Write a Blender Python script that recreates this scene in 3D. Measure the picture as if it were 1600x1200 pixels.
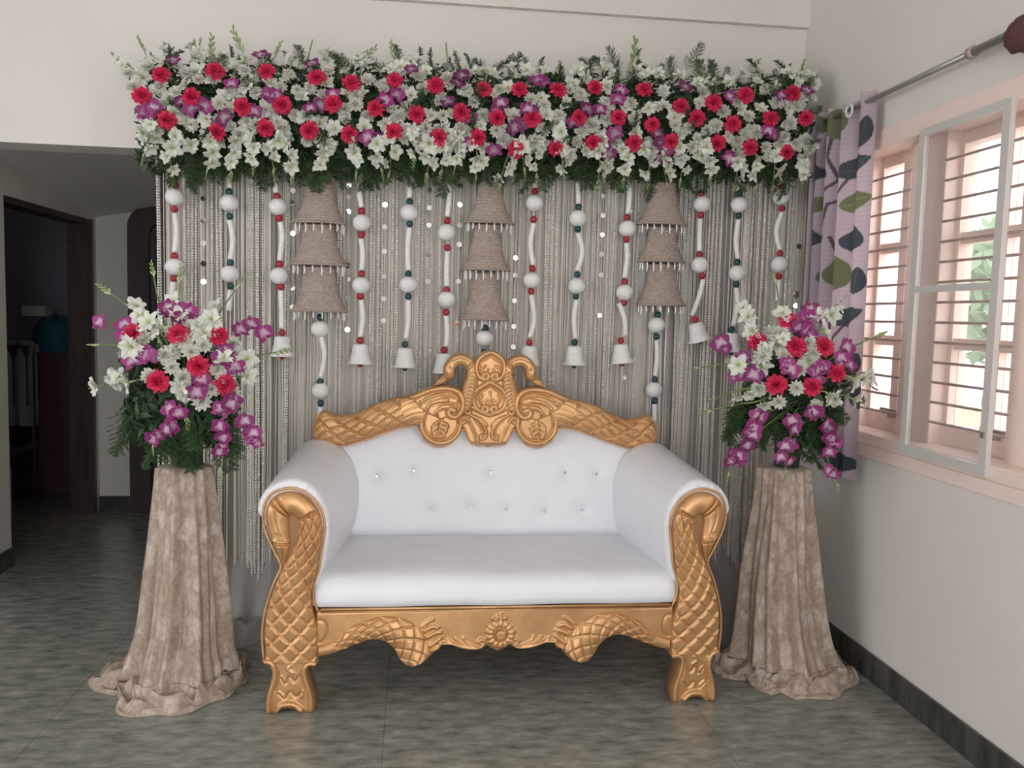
import bpy, math, random
import numpy as np
from mathutils import Vector, Matrix, Quaternion
from mathutils.geometry import delaunay_2d_cdt

for o in list(bpy.data.objects):
    bpy.data.objects.remove(o)
scn = bpy.context.scene
COL = scn.collection
random.seed(7)
RNG = np.random.default_rng(11)
PI = math.pi

# ------------------------------------------------------------------ camera
FPX, CAMH = 1300.0, 1.5
_d = np.array([(650 - 800) / FPX, (490 - 600) / FPX, 1.0]); _d /= np.linalg.norm(_d)
_x = np.array([1, 0.0257, 0.0]); _x -= _x.dot(_d) * _d; _x /= np.linalg.norm(_x)
RW = np.stack([_x, _d, -np.cross(_d, _x)])          # camera (right, down, forward) -> world
cam = bpy.data.objects.new('camera', bpy.data.cameras.new('camera'))
COL.objects.link(cam)
cam.data.sensor_fit = 'HORIZONTAL'
cam.data.sensor_width = 36.0
cam.data.lens = 36.0 * FPX / 1600.0
cam.data.clip_start = 0.05
_r, _u, _b = RW @ np.array([1, 0, 0]), RW @ np.array([0, -1, 0]), RW @ np.array([0, 0, -1])
cam.matrix_world = Matrix(((_r[0], _u[0], _b[0], 0), (_r[1], _u[1], _b[1], 0), (_r[2], _u[2], _b[2], CAMH), (0, 0, 0, 1)))
scn.camera = cam

# ------------------------------------------------------------------ world and exposure
world = bpy.data.worlds.new('world'); scn.world = world
world.use_nodes = True
_bg = world.node_tree.nodes['Background']
_bg.inputs[0].default_value = (0.96, 0.98, 1.0, 1)
_bg.inputs[1].default_value = 2.0
vs = scn.view_settings
vs.view_transform = 'Standard'; vs.look = 'None'; vs.gamma = 1.0; vs.use_curve_mapping = False
vs.exposure = 1.35

# ------------------------------------------------------------------ measuring
def ray(px, py):
    return RW @ np.array([(px - 800) / FPX, (py - 600) / FPX, 1.0])
def atY(px, py, Y):
    r = ray(px, py); return r * (Y / r[1]) + np.array([0, 0, CAMH])
def atX(px, py, X):
    r = ray(px, py); return r * (X / r[0]) + np.array([0, 0, CAMH])
def atZ(px, py, Z):
    r = ray(px, py); return r * ((Z - CAMH) / r[2]) + np.array([0, 0, CAMH])

# ------------------------------------------------------------------ materials
def mat(name, col, rough=0.6, metal=0.0, spec=0.5, transl=0.0, attr=False, sheen=0.0):
    m = bpy.data.materials.new(name); m.use_nodes = True
    b = m.node_tree.nodes['Principled BSDF']
    b.inputs['Base Color'].default_value = (*col, 1)
    b.inputs['Roughness'].default_value = rough
    b.inputs['Metallic'].default_value = metal
    b.inputs['Specular IOR Level'].default_value = spec
    b.inputs['Sheen Weight'].default_value = sheen
    nt = m.node_tree
    if attr:
        a = nt.nodes.new('ShaderNodeAttribute'); a.attribute_name = 'Col'
        nt.links.new(a.outputs['Color'], b.inputs['Base Color'])
    if transl:
        t = nt.nodes.new('ShaderNodeBsdfTranslucent'); t.inputs[0].default_value = (*col, 1)
        if attr: nt.links.new(a.outputs['Color'], t.inputs[0])
        mx = nt.nodes.new('ShaderNodeMixShader'); mx.inputs[0].default_value = transl
        nt.links.new(b.outputs[0], mx.inputs[1]); nt.links.new(t.outputs[0], mx.inputs[2])
        nt.links.new(mx.outputs[0], nt.nodes['Material Output'].inputs[0])
    return m
def noise_col(m, c1, c2, scale=(1, 1, 1), nscale=5.0, detail=6.0, lo=0.3, hi=0.7, bump=0.0, rough=None, bdist=0.01):
    nt = m.node_tree; b = nt.nodes['Principled BSDF']
    tc = nt.nodes.new('ShaderNodeTexCoord'); mp = nt.nodes.new('ShaderNodeMapping')
    mp.inputs['Scale'].default_value = scale
    n = nt.nodes.new('ShaderNodeTexNoise'); n.inputs['Scale'].default_value = nscale; n.inputs['Detail'].default_value = detail
    n.inputs['Roughness'].default_value = 0.62
    r = nt.nodes.new('ShaderNodeValToRGB')
    r.color_ramp.elements[0].position = lo; r.color_ramp.elements[0].color = (*c1, 1)
    r.color_ramp.elements[1].position = hi; r.color_ramp.elements[1].color = (*c2, 1)
    nt.links.new(tc.outputs['Object'], mp.inputs[0]); nt.links.new(mp.outputs[0], n.inputs[0])
    nt.links.new(n.outputs['Fac'], r.inputs[0]); nt.links.new(r.outputs[0], b.inputs['Base Color'])
    if bump:
        bp = nt.nodes.new('ShaderNodeBump'); bp.inputs['Strength'].default_value = bump; bp.inputs['Distance'].default_value = bdist
        nt.links.new(n.outputs['Fac'], bp.inputs['Height']); nt.links.new(bp.outputs[0], b.inputs['Normal'])
    if rough:
        mr = nt.nodes.new('ShaderNodeMapRange'); mr.inputs['To Min'].default_value = rough[0]; mr.inputs['To Max'].default_value = rough[1]
        nt.links.new(n.outputs['Fac'], mr.inputs[0]); nt.links.new(mr.outputs[0], b.inputs['Roughness'])
    return m
def see_through(m, amount):
    nt = m.node_tree; out = nt.nodes['Material Output']; src = out.inputs[0].links[0].from_socket
    t = nt.nodes.new('ShaderNodeBsdfTransparent'); mx = nt.nodes.new('ShaderNodeMixShader')
    mx.inputs[0].default_value = amount
    nt.links.new(src, mx.inputs[1]); nt.links.new(t.outputs[0], mx.inputs[2]); nt.links.new(mx.outputs[0], out.inputs[0])
    return mx

M = {}
M['wall'] = noise_col(mat('wall_paint', (.7, .67, .63), .75), (.70, .655, .61), (.75, .705, .66), nscale=1.3, detail=4, bump=.03)
M['wall2'] = noise_col(mat('alcove_paint', (.5, .48, .43), .8), (.60, .575, .52), (.65, .625, .57), nscale=1.5, detail=3)
M['soffit'] = noise_col(mat('soffit_paint', (.7, .67, .66), .8), (.68, .655, .645), (.73, .70, .69), nscale=1.5, detail=3)
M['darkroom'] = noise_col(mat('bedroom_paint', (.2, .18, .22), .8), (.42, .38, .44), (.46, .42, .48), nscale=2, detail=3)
M['ceil'] = noise_col(mat('ceiling_paint', (.75, .73, .7), .8), (.74, .72, .69), (.78, .76, .73), nscale=1.2, detail=3)
M['granite'] = noise_col(mat('granite', (.06, .06, .055), .22, spec=.5), (.095, .099, .086), (.42, .42, .365), scale=(1.0, 2.6, 2.6), nscale=9.5, detail=13, lo=.26, hi=.84, rough=(.14, .32))
M['skirting'] = noise_col(mat('skirting_granite', (.05, .05, .05), .25), (.03, .03, .03), (.10, .10, .09), scale=(4, 4, 1), nscale=4, detail=9, lo=.35, hi=.75)
M['grout'] = mat('grout', (.03, .03, .028), .8)
M['gold'] = noise_col(mat('gold_paint', (.64, .36, .14), .38, metal=.55), (.52, .275, .115), (.68, .395, .185), nscale=9, detail=5, lo=.3, hi=.7, rough=(.28, .46))
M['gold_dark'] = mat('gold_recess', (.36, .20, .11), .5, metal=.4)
M['white_pu'] = noise_col(mat('white_leatherette', (.76, .76, .79), .42, spec=.4), (.745, .745, .78), (.775, .775, .805), nscale=7, detail=3, bump=.04)
M['crystal'] = mat('crystal', (.85, .85, .9), .08, metal=.85)
M['petal'] = mat('petal', (.8, .8, .8), .55, transl=.22, attr=True)
M['leafy'] = mat('leaf_green', (.08, .16, .05), .6, transl=.2, attr=True)
M['white_foam'] = noise_col(mat('white_foam', (.78, .77, .75), .7), (.74, .73, .71), (.80, .79, .77), nscale=30, detail=3, bump=.1, bdist=.002)
M['bead_red'] = mat('red_bead', (.33, .02, .03), .35)
M['bead_green'] = mat('dark_green_bead', (.01, .06, .07), .35)
M['pearl'] = mat('pearl', (.80, .76, .71), .28, spec=.6)
M['mirror'] = mat('mirror_disc', (.9, .9, .9), .08, metal=1.0)
M['thread'] = mat('thread', (.5, .47, .43), .6, attr=True)
M['cord'] = mat('cord', (.55, .52, .48), .7)
M['back_cloth'] = noise_col(mat('backdrop_cloth', (.4, .36, .33), .8), (.60, .55, .505), (.70, .645, .60), scale=(8, 8, .6), nscale=3, detail=4)
M['wicker'] = noise_col(mat('wicker', (.28, .2, .16), .8), (.24, .185, .155), (.44, .36, .31), scale=(30, 30, 60), nscale=2.5, detail=3, bump=.4, bdist=.003)
M['pink'] = noise_col(mat('pink_paint', (.8, .62, .56), .45), (.84, .67, .60), (.88, .72, .65), nscale=3, detail=3)
M['bar'] = mat('grille_bar', (.40, .30, .275), .45)
M['alu'] = mat('aluminium', (.66, .63, .60), .4, metal=.15)
M['steel'] = mat('rod_steel', (.36, .35, .33), .35, metal=.6)
M['screen'] = mat('fly_screen', (.35, .30, .28), .8); see_through(M['screen'], .78)
M['glass'] = mat('glass', (.9, .95, .95), .03, spec=.5); see_through(M['glass'], .92)
M['curtain'] = mat('curtain_print', (.6, .5, .58), .75, transl=.3, attr=True)
M['tulle'] = mat('tulle', (.52, .50, .48), .8, transl=.4); see_through(M['tulle'], .35)
M['tulle_floor'] = mat('tulle_bunched', (.52, .49, .46), .8, transl=.3); see_through(M['tulle_floor'], .12)
M['dark_wood'] = noise_col(mat('dark_wood', (.05, .03, .03), .4), (.03, .018, .018), (.065, .04, .04), scale=(6, 6, .8), nscale=3)
M['red_wood'] = noise_col(mat('red_wood', (.06, .025, .03), .4), (.06, .026, .03), (.11, .05, .055), scale=(6, 6, .8), nscale=3)
M['navy'] = mat('navy_cloth', (.035, .045, .07), .8)
M['maroon'] = mat('maroon_cloth', (.10, .035, .04), .8)
M['teal'] = mat('teal_cloth', (.02, .10, .15), .8)
M['grey_cloth'] = noise_col(mat('grey_cloth', (.2, .21, .25), .85), (.16, .17, .2), (.26, .27, .31), scale=(9, 9, 1), nscale=2)
M['paper'] = mat('paper', (.6, .58, .55), .7)
M['card'] = mat('cardboard', (.22, .18, .14), .8)
M['peach'] = noise_col(mat('peach_wall', (.75, .55, .42), .7), (.72, .52, .4), (.78, .6, .47), nscale=3)
M['pale_ground'] = mat('pale_ground', (.74, .72, .69), .8)
M['hazy_tree_leaf'] = mat('hazy_tree_leaf', (.35, .45, .33), .7, transl=.3, attr=True)
M['bark'] = mat('bark', (.25, .2, .16), .8)
# lace: pale flower motifs on a thinner beige net
def lace_material():
    m = mat('lace', (.5, .42, .35), .8, transl=.12); nt = m.node_tree; b = nt.nodes['Principled BSDF']
    tc = nt.nodes.new('ShaderNodeTexCoord'); mp = nt.nodes.new('ShaderNodeMapping'); mp.inputs['Scale'].default_value = (1, 1, .62)
    n0 = nt.nodes.new('ShaderNodeTexNoise'); n0.inputs['Scale'].default_value = 34; n0.inputs['Detail'].default_value = 2
    mixv = nt.nodes.new('ShaderNodeMix'); mixv.data_type = 'VECTOR'; mixv.inputs[0].default_value = .05
    v = nt.nodes.new('ShaderNodeTexVoronoi'); v.inputs['Scale'].default_value = 21
    r = nt.nodes.new('ShaderNodeValToRGB')
    r.color_ramp.elements[0].position = .30; r.color_ramp.elements[0].color = (.56, .465, .395, 1)
    r.color_ramp.elements[1].position = .54; r.color_ramp.elements[1].color = (.41, .32, .25, 1)
    n1 = nt.nodes.new('ShaderNodeTexNoise'); n1.inputs['Scale'].default_value = 90; n1.inputs['Detail'].default_value = 2
    bp = nt.nodes.new('ShaderNodeBump'); bp.inputs['Strength'].default_value = .35; bp.inputs['Distance'].default_value = .004
    mx = nt.nodes.new('ShaderNodeMix'); mx.data_type = 'RGBA'; mx.blend_type = 'OVERLAY'; mx.inputs[0].default_value = .5
    L = nt.links.new
    L(tc.outputs['Object'], mp.inputs[0]); L(mp.outputs[0], n0.inputs[0])
    L(mp.outputs[0], mixv.inputs[4]); L(n0.outputs['Color'], mixv.inputs[5]); L(mixv.outputs[1], v.inputs['Vector'])
    L(v.outputs['Distance'], r.inputs[0]); L(mp.outputs[0], n1.inputs[0])
    L(r.outputs[0], mx.inputs[6]); L(n1.outputs['Fac'], mx.inputs[7]); L(mx.outputs[2], b.inputs['Base Color'])
    L(n1.outputs['Fac'], bp.inputs['Height']); L(bp.outputs[0], b.inputs['Normal'])
    return m
M['lace'] = lace_material()

# ------------------------------------------------------------------ object helpers
def tag(o, label=None, cat=None, group=None, kind=None):
    if label: o['label'] = label
    if cat: o['category'] = cat
    if group: o['group'] = group
    if kind: o['kind'] = kind
    return o
def thing(name, loc, label=None, cat=None, group=None, kind=None):
    o = bpy.data.objects.new(name, None); COL.objects.link(o)
    o.location = loc; o.empty_display_size = .05
    return tag(o, label, cat, group, kind)
def wloc(o):
    v = Vector((0, 0, 0))
    while o: v += o.location; o = o.parent
    return v
def link_child(name, me, parent, pos, rot=None, scale=1.0):
    """an object that shares mesh data, placed in world space under a parent that is not rotated"""
    o = bpy.data.objects.new(name, me); COL.objects.link(o); o.parent = parent
    o.location = Vector(pos) - (wloc(parent) if parent else Vector((0, 0, 0)))
    if rot is not None:
        o.rotation_mode = 'QUATERNION'; o.rotation_quaternion = rot
    o.scale = (scale,) * 3 if not isinstance(scale, (tuple, list)) else scale
    return o

class MB:
    def __init__(s): s.v, s.f, s.c = [], [], []
    def add(s, vs, fs, col=None):
        n = len(s.v); s.v.extend([tuple(map(float, p)) for p in vs]); s.f.extend([tuple(i + n for i in f) for f in fs])
        if col is not None:
            if isinstance(col, list): s.c.extend(col)
            else: s.c.extend([col] * len(vs))
        return s
    def box(s, x0, x1, y0, y1, z0, z1, col=None):
        s.add([(x0, y0, z0), (x1, y0, z0), (x1, y1, z0), (x0, y1, z0), (x0, y0, z1), (x1, y0, z1), (x1, y1, z1), (x0, y1, z1)],
              [(0, 3, 2, 1), (4, 5, 6, 7), (0, 1, 5, 4), (1, 2, 6, 5), (2, 3, 7, 6), (3, 0, 4, 7)], col); return s
    def tube(s, pts, r, n=8, col=None, caps=True):
        P = [np.array(p, float) for p in pts]; rr = r if hasattr(r, '__len__') else [r] * len(P)
        vs, fs = [], []
        t0 = P[1] - P[0]; a = np.array([0, 0, 1.0]) if abs(t0[2]) < .8 * np.linalg.norm(t0) else np.array([1.0, 0, 0])
        for i, p in enumerate(P):
            t = P[min(i + 1, len(P) - 1)] - P[max(i - 1, 0)]; t /= (np.linalg.norm(t) + 1e-12)
            u = np.cross(t, a); u /= (np.linalg.norm(u) + 1e-12); w = np.cross(t, u); a = np.cross(u, t)
            for k in range(n):
                an = 2 * PI * k / n; vs.append(p + rr[i] * (math.cos(an) * u + math.sin(an) * w))
        for i in range(len(P) - 1):
            for k in range(n):
                fs.append((i * n + k, i * n + (k + 1) % n, (i + 1) * n + (k + 1) % n, (i + 1) * n + k))
        if caps:
            fs.append(tuple(range(n - 1, -1, -1))); fs.append(tuple((len(P) - 1) * n + k for k in range(n)))
        s.add(vs, fs, col); return s
    def lathe(s, prof, n=20, c=(0, 0, 0), col=None):
        vs, fs = [], []
        for (r, z) in prof:
            for k in range(n):
                a = 2 * PI * k / n; vs.append((c[0] + r * math.cos(a), c[1] + r * math.sin(a), c[2] + z))
        for i in range(len(prof) - 1):
            for k in range(n):
                fs.append((i * n + k, i * n + (k + 1) % n, (i + 1) * n + (k + 1) % n, (i + 1) * n + k))
        s.add(vs, fs, col); return s
    def ball(s, c, r, n=16, m=10, sq=(1, 1, 1), col=None):
        vs, fs = [(c[0], c[1], c[2] - r * sq[2])], []
        for i in range(1, m):
            ph = -PI / 2 + PI * i / m
            for k in range(n):
                a = 2 * PI * k / n
                vs.append((c[0] + r * sq[0] * math.cos(ph) * math.cos(a), c[1] + r * sq[1] * math.cos(ph) * math.sin(a), c[2] + r * sq[2] * math.sin(ph)))
        vs.append((c[0], c[1], c[2] + r * sq[2])); T = len(vs) - 1
        for k in range(n):
            fs.append((0, 1 + (k + 1) % n, 1 + k))
            fs.append((T, 1 + (m - 2) * n + k, 1 + (m - 2) * n + (k + 1) % n))
        for i in range(m - 2):
            for k in range(n):
                fs.append((1 + i * n + k, 1 + i * n + (k + 1) % n, 1 + (i + 1) * n + (k + 1) % n, 1 + (i + 1) * n + k))
        s.add(vs, fs, col); return s
    def grid(s, P, col=None, closed=False):
        P = np.asarray(P, float); a, b = P.shape[:2]; fs = []
        for i in range(a - 1):
            for j in range(b if closed else b - 1):
                fs.append((i * b + j, i * b + (j + 1) % b, (i + 1) * b + (j + 1) % b, (i + 1) * b + j))
        s.add(P.reshape(-1, 3), fs, col); return s
    def mesh(s, name, mt, smooth=False, off=(0, 0, 0)):
        me = bpy.data.meshes.new(name)
        V = np.array(s.v) - np.array(off)
        me.from_pydata(V.tolist(), [], s.f); me.materials.append(mt)
        if s.c:
            at = me.color_attributes.new('Col', 'FLOAT_COLOR', 'POINT')
            C = np.ones((len(s.v), 4), np.float32); C[:, :3] = np.array(s.c)[:, :3]
            at.data.foreach_set('color', C.ravel())
        if smooth: me.polygons.foreach_set('use_smooth', [True] * len(me.polygons))
        me.update(); return me
    def build(s, name, mt, parent=None, smooth=False, origin=None):
        V = np.array(s.v)
        if parent is not None: base = np.array(wloc(parent)); oloc = (0, 0, 0)
        else:
            lo, hi = V.min(0), V.max(0)
            base = np.array(origin) if origin is not None else np.array([(lo[0] + hi[0]) / 2, (lo[1] + hi[1]) / 2, lo[2]]); oloc = tuple(base)
        me = s.mesh(name, mt, smooth, base)
        o = bpy.data.objects.new(name, me); COL.objects.link(o); o.location = oloc
        if parent is not None: o.parent = parent
        return o
def bevel(o, w, seg=2):
    m = o.modifiers.new('bevel', 'BEVEL'); m.width = w; m.segments = seg; m.limit_method = 'ANGLE'; return o
def catmull(pts, n=6, closed=False):
    P = [np.array(p, float) for p in pts]; out = []; N = len(P)
    for i in range(N if closed else N - 1):
        p0 = P[(i - 1) % N] if closed or i > 0 else P[0]; p1 = P[i]; p2 = P[(i + 1) % N]
        p3 = P[(i + 2) % N] if closed or i + 2 < N else P[-1]
        for k in range(n):
            t = k / n
            out.append(.5 * ((2 * p1) + (-p0 + p2) * t + (2 * p0 - 5 * p1 + 4 * p2 - p3) * t * t + (-p0 + 3 * p1 - 3 * p2 + p3) * t ** 3))
    if not closed: out.append(P[-1])
    return np.array(out)
def resample(P, n, closed=False):
    P = np.asarray(P, float)
    if closed: P = np.vstack([P, P[:1]])
    d = np.r_[0, np.cumsum(np.linalg.norm(np.diff(P, axis=0), axis=1))]
    t = np.linspace(0, d[-1], n + 1)[:-1] if closed else np.linspace(0, d[-1], n)
    return np.stack([np.interp(t, d, P[:, k]) for k in range(P.shape[1])], 1)
def plen(P, closed=False):
    P = np.asarray(P); Q = np.vstack([P, P[:1]]) if closed else P
    return np.linalg.norm(np.diff(Q, axis=0), axis=1).sum()
def seg_dist(Q, P, closed=False):
    A = np.asarray(P); B = np.roll(A, -1, 0) if closed else A[1:]
    if not closed: A = A[:-1]
    best = np.full(len(Q), 1e9)
    for a, b in zip(A, B):
        ab = b - a; L = ab.dot(ab) + 1e-15
        t = np.clip(((Q - a) @ ab) / L, 0, 1)
        best = np.minimum(best, np.linalg.norm(Q - (a + t[:, None] * ab), axis=1))
    return best
def inside(Q, P):
    x, y = Q[:, 0], Q[:, 1]; r = np.zeros(len(Q), bool); n = len(P)
    for i in range(n):
        x1, y1 = P[i]; x2, y2 = P[(i + 1) % n]
        if y1 == y2: continue
        c = ((y1 > y) != (y2 > y)) & (x < (x2 - x1) * (y - y1) / (y2 - y1) + x1); r ^= c
    return r

# ------------------------------------------------------------------ carved relief builders (front faces -Y)
def relief(name, outline, Y, thick, strokes, mt, parent, res=.0035, edge=.008, base=0.0, mirror=None, lift=None, cavity=True):
    """outline and strokes are (x, z) in metres; strokes: (points, radius, height) with height > 0 a ridge, < 0 a groove"""
    out = resample(outline, max(24, int(plen(outline, True) / res)), True)
    lo, hi = out.min(0), out.max(0)
    gx, gz = np.meshgrid(np.arange(lo[0], hi[0], res), np.arange(lo[1], hi[1], res * .9))
    gx[1::2] += res / 2
    G = np.stack([gx.ravel(), gz.ravel()], 1)
    G = G[inside(G, out)]; d = seg_dist(G, out, True); G = G[d > res * .6]
    V = np.vstack([out, G]); n = len(out)
    r = delaunay_2d_cdt([Vector(p) for p in V], [], [list(range(n))], 1, 1e-6)
    V2 = np.array([tuple(p) for p in r[0]]); F = r[2]
    d = seg_dist(V2, out, True)
    t = np.clip(d / edge, 0, 1); h = edge * np.sqrt(1 - (1 - t) ** 2) + base
    if lift is not None: h = h + lift(V2)
    rid = np.zeros(len(V2)); gro = np.zeros(len(V2))
    for (pts, rad, amp) in strokes:
        dd = seg_dist(V2, np.asarray(pts))
        if amp > 0: rid = np.maximum(rid, amp * np.sqrt(np.clip(1 - (dd / rad) ** 2, 0, 1)))
        else: gro = np.minimum(gro, amp * np.exp(-(dd / rad) ** 2))
    h = h + (rid + gro) * np.clip(d / .004, 0, 1)
    mb = MB(); vs = [(p[0], Y - hh, p[1]) for p, hh in zip(V2, h)]
    fs = []
    for f in F:
        a, b, c = (V2[i] for i in f[:3])
        ccw = (b[0] - a[0]) * (c[1] - a[1]) - (b[1] - a[1]) * (c[0] - a[0]) > 0
        fs.append(tuple(f) if ccw else tuple(f[::-1]))
    area = np.sum(out[:, 0] * np.roll(out[:, 1], -1) - np.roll(out[:, 0], -1) * out[:, 1])
    idx = list(range(n)) if area > 0 else list(range(n - 1, -1, -1))
    m0 = len(vs); vs += [(out[i][0], Y + thick, out[i][1]) for i in range(n)]
    for k in range(n):
        a, b = idx[k], idx[(k + 1) % n]
        fs.append((a, m0 + a, m0 + b, b))
    fs.append(tuple(m0 + i for i in reversed(idx)))
    if mirror is not None:
        vs = [(2 * mirror - x, y, z) for x, y, z in vs]; fs = [f[::-1] for f in fs]
    mb.add(vs, fs)
    return mb.build(name, mt, parent, smooth=True)
def band(name, O, I, Y, thick, mt, parent, hfun, ns, nt, mirror=None, bulge=.02):
    """ribbon between two edge lines, swelling towards the viewer, height from hfun(s metres, t -1..1, s 0..1, width)"""
    # the two edges are paired control point by control point
    q = np.hstack([np.asarray(O), np.asarray(I)]); q = catmull(q, 12)
    m_ = (q[:, :2] + q[:, 2:]) / 2; d_ = np.r_[0, np.cumsum(np.linalg.norm(np.diff(m_, axis=0), axis=1))]
    q = np.stack([np.interp(np.linspace(0, d_[-1], ns), d_, q[:, k]) for k in range(4)], 1)
    A, B = q[:, :2], q[:, 2:]
    mid = (A + B) / 2; sl = np.r_[0, np.cumsum(np.linalg.norm(np.diff(mid, axis=0), axis=1))]
    w = np.linalg.norm(A - B, axis=1)
    tt = np.sin(np.linspace(-PI / 2, PI / 2, nt)) * .35 + np.linspace(-1, 1, nt) * .65
    P = np.zeros((ns, nt, 3))
    for j, t in enumerate(tt):
        q = A * (1 - t) / 2 + B * (1 + t) / 2
        h = bulge * np.sqrt(np.clip(1 - t ** 2, 0, 1)) * np.clip(w / .06, .3, 1) + hfun(sl, np.full(ns, t), sl / sl[-1], w) * np.clip((1 - abs(t)) / .10, 0, 1)
        P[:, j, 0] = q[:, 0]; P[:, j, 2] = q[:, 1]; P[:, j, 1] = Y - h
    first = P[:, :1].copy(); first[:, :, 1] = Y + thick
    last = P[:, -1:].copy(); last[:, :, 1] = Y + thick
    P = np.concatenate([first, P, last], 1)
    st = P[:1].copy(); st[:, :, 1] = Y + thick; en = P[-1:].copy(); en[:, :, 1] = Y + thick
    P = np.concatenate([st, P, en], 0)
    mb = MB()
    if mirror is not None: P[:, :, 0] = 2 * mirror - P[:, :, 0]
    # orientation: make the front face look towards -Y
    c = np.cross(P[ns // 2 + 1, nt // 2] - P[ns // 2, nt // 2], P[ns // 2, nt // 2 + 1] - P[ns // 2, nt // 2])
    if c[1] < 0: P = P[:, ::-1]
    mb.grid(P)
    mb.f = [f[::-1] for f in mb.f]
    # closing back wall
    return mb.build(name, mt, parent, smooth=True)
def scales(p, k, depth=.006, tilt=.006, veins=0.0):
    def fn(s, t, w):
        a = s / p; b = t * k / 2
        u, v = a + b, a - b; fu, fv = u % 1.0, v % 1.0
        e = np.minimum(np.minimum(fu, 1 - fu), np.minimum(fv, 1 - fv))
        h = -depth * np.exp(-(e / .075) ** 2) + tilt * ((fu + fv) / 2 - .5)
        if veins: h = h - veins * (np.sin((fu - fv) * 26) > .75) * (fu + fv < 1.1) * (e > .15)
        return h
    return fn

# ================================================================== the setting
XW, YB = 1.945, 4.16                      # right wall face, back wall face
def S(o): return tag(o, kind='structure')
fl = S(MB().box(-5.6, 2.2, -3.0, 8.0, -.06, -.004).build('floor', M['grout'], None, origin=(0, 0, 0)))
for i in range(-5, 3):
    for j in range(-1, 4):
        x0, x1, y0, y1 = -.09 + 1.2 * (i - 1), -.09 + 1.2 * i, -.15 + 2.45 * (j - 1), -.15 + 2.45 * j
        x0, x1, y0, y1 = max(x0, -5.6), min(x1, 2.2), max(y0, -3), min(y1, 8)
        if x1 - x0 > .05: MB().box(x0 + .0008, x1 - .0008, y0 + .0008, y1 - .0008, -.02, 0).build('slab', M['granite'], fl)
wb = MB()
wb.box(-1.0, XW, YB, YB + .2, 0, 3.5); wb.box(-4.0, -1.0, YB, YB + .2, 2.24, 3.5)
S(wb.build('wall_back', M['wall']))
S(MB().box(-4.0, XW, YB - .035, YB, 2.985, 3.5).build('trim_1', M['wall']))
S(MB().box(-4.2, 2.2, -3.0, YB + .2, 3.5, 3.6).build('ceiling', M['ceil']))
wl = MB(); wl.box(-4.2, -4.0, -3.0, -1.2, 0, 3.5); wl.box(-4.2, -4.0, 2.0, YB + .2, 0, 3.5); wl.box(-4.2, -4.0, -1.2, 2.0, 0, .8); wl.box(-4.2, -4.0, -1.2, 2.0, 3.1, 3.5)  # opening out of view, added to light the right wall and seat
S(wl.build('wall_left', M['wall']))
# right wall with the window opening and an unseen one added for side light
WY0, WY1, WZ0, WZ1 = 1.55, 3.66, 1.03, 2.28
wr = MB()
wr.box(XW, XW + .25, .8, WY0, 0, 3.5); wr.box(XW, XW + .25, -3, -1.3, 0, 3.5); wr.box(XW, XW + .25, -1.3, .8, 0, .9); wr.box(XW, XW + .25, -1.3, .8, 2.9, 3.5); wr.box(XW, XW + .25, WY1, YB + .2, 0, 3.5)
wr.box(XW, XW + .25, WY0, WY1, 0, WZ0); wr.box(XW, XW + .25, WY0, WY1, WZ1, 3.5)
S(wr.build('wall_right', M['wall']))
S(bevel(MB().box(XW - .014, XW, -3, YB, 0, .115).build('baseboard_right', M['skirting']), .004))
S(MB().box(-1.0, XW - .014, YB - .014, YB, 0, .115).build('baseboard_back', M['skirting']))
wf = MB(); wf.box(-4.2, -1.4, -3.15, -3, 0, 3.5); wf.box(1.0, 2.2, -3.15, -3, 0, 3.5); wf.box(-1.4, 1.0, -3.15, -3, 3.2, 3.5)  # unseen wall, added to hold back frontal daylight; opening sized for the light
S(wf.build('wall_front', M['wall']))
# alcove behind the back wall
AX = -2.28
al = MB()
al.box(AX - .15, AX, YB + .2, 4.97, 0, 2.6); al.box(AX - .15, AX, 4.97, 6.235, 2.10, 2.6); al.box(AX - .15, AX, 6.235, 6.31, 0, 2.6)
S(al.build('wall_alcove_left', M['wall2']))
S(MB().box(AX - .15, -.6, 6.31, 6.45, 0, 2.7).build('wall_alcove_back', M['wall2']))
S(MB().box(-.75, -.6, YB + .2, 6.31, 0, 2.7).build('wall_alcove_right', M['wall2']))
so = MB(); q = [(AX - .15, YB + .2, 2.35), (-.6, YB + .2, 2.40), (-.6, 6.32, 2.42), (AX - .15, 6.32, 2.10)]
so.add(q + [(x, y, z + .12) for x, y, z in q], [(0, 3, 2, 1), (4, 5, 6, 7), (0, 1, 5, 4), (1, 2, 6, 5), (2, 3, 7, 6), (3, 0, 4, 7)])
S(so.build('ceiling_alcove', M['soffit']))
S(MB().box(AX, AX + .014, YB + .2, 4.97, 0, .11).build('baseboard_left', M['skirting']))
S(MB().box(AX, -2.05, 6.296, 6.31, 0, .11).build('baseboard_alcove', M['skirting']))
# bedroom beyond the doorway
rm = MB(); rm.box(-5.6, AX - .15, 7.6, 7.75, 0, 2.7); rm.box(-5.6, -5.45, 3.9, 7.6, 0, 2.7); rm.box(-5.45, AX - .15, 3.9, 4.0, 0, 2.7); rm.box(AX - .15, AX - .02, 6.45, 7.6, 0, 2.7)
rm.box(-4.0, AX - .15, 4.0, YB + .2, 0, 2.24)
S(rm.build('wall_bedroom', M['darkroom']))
S(MB().box(-5.6, AX - .02, 3.9, 7.75, 2.7, 2.8).build('ceiling_bedroom', M['darkroom']))
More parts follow.
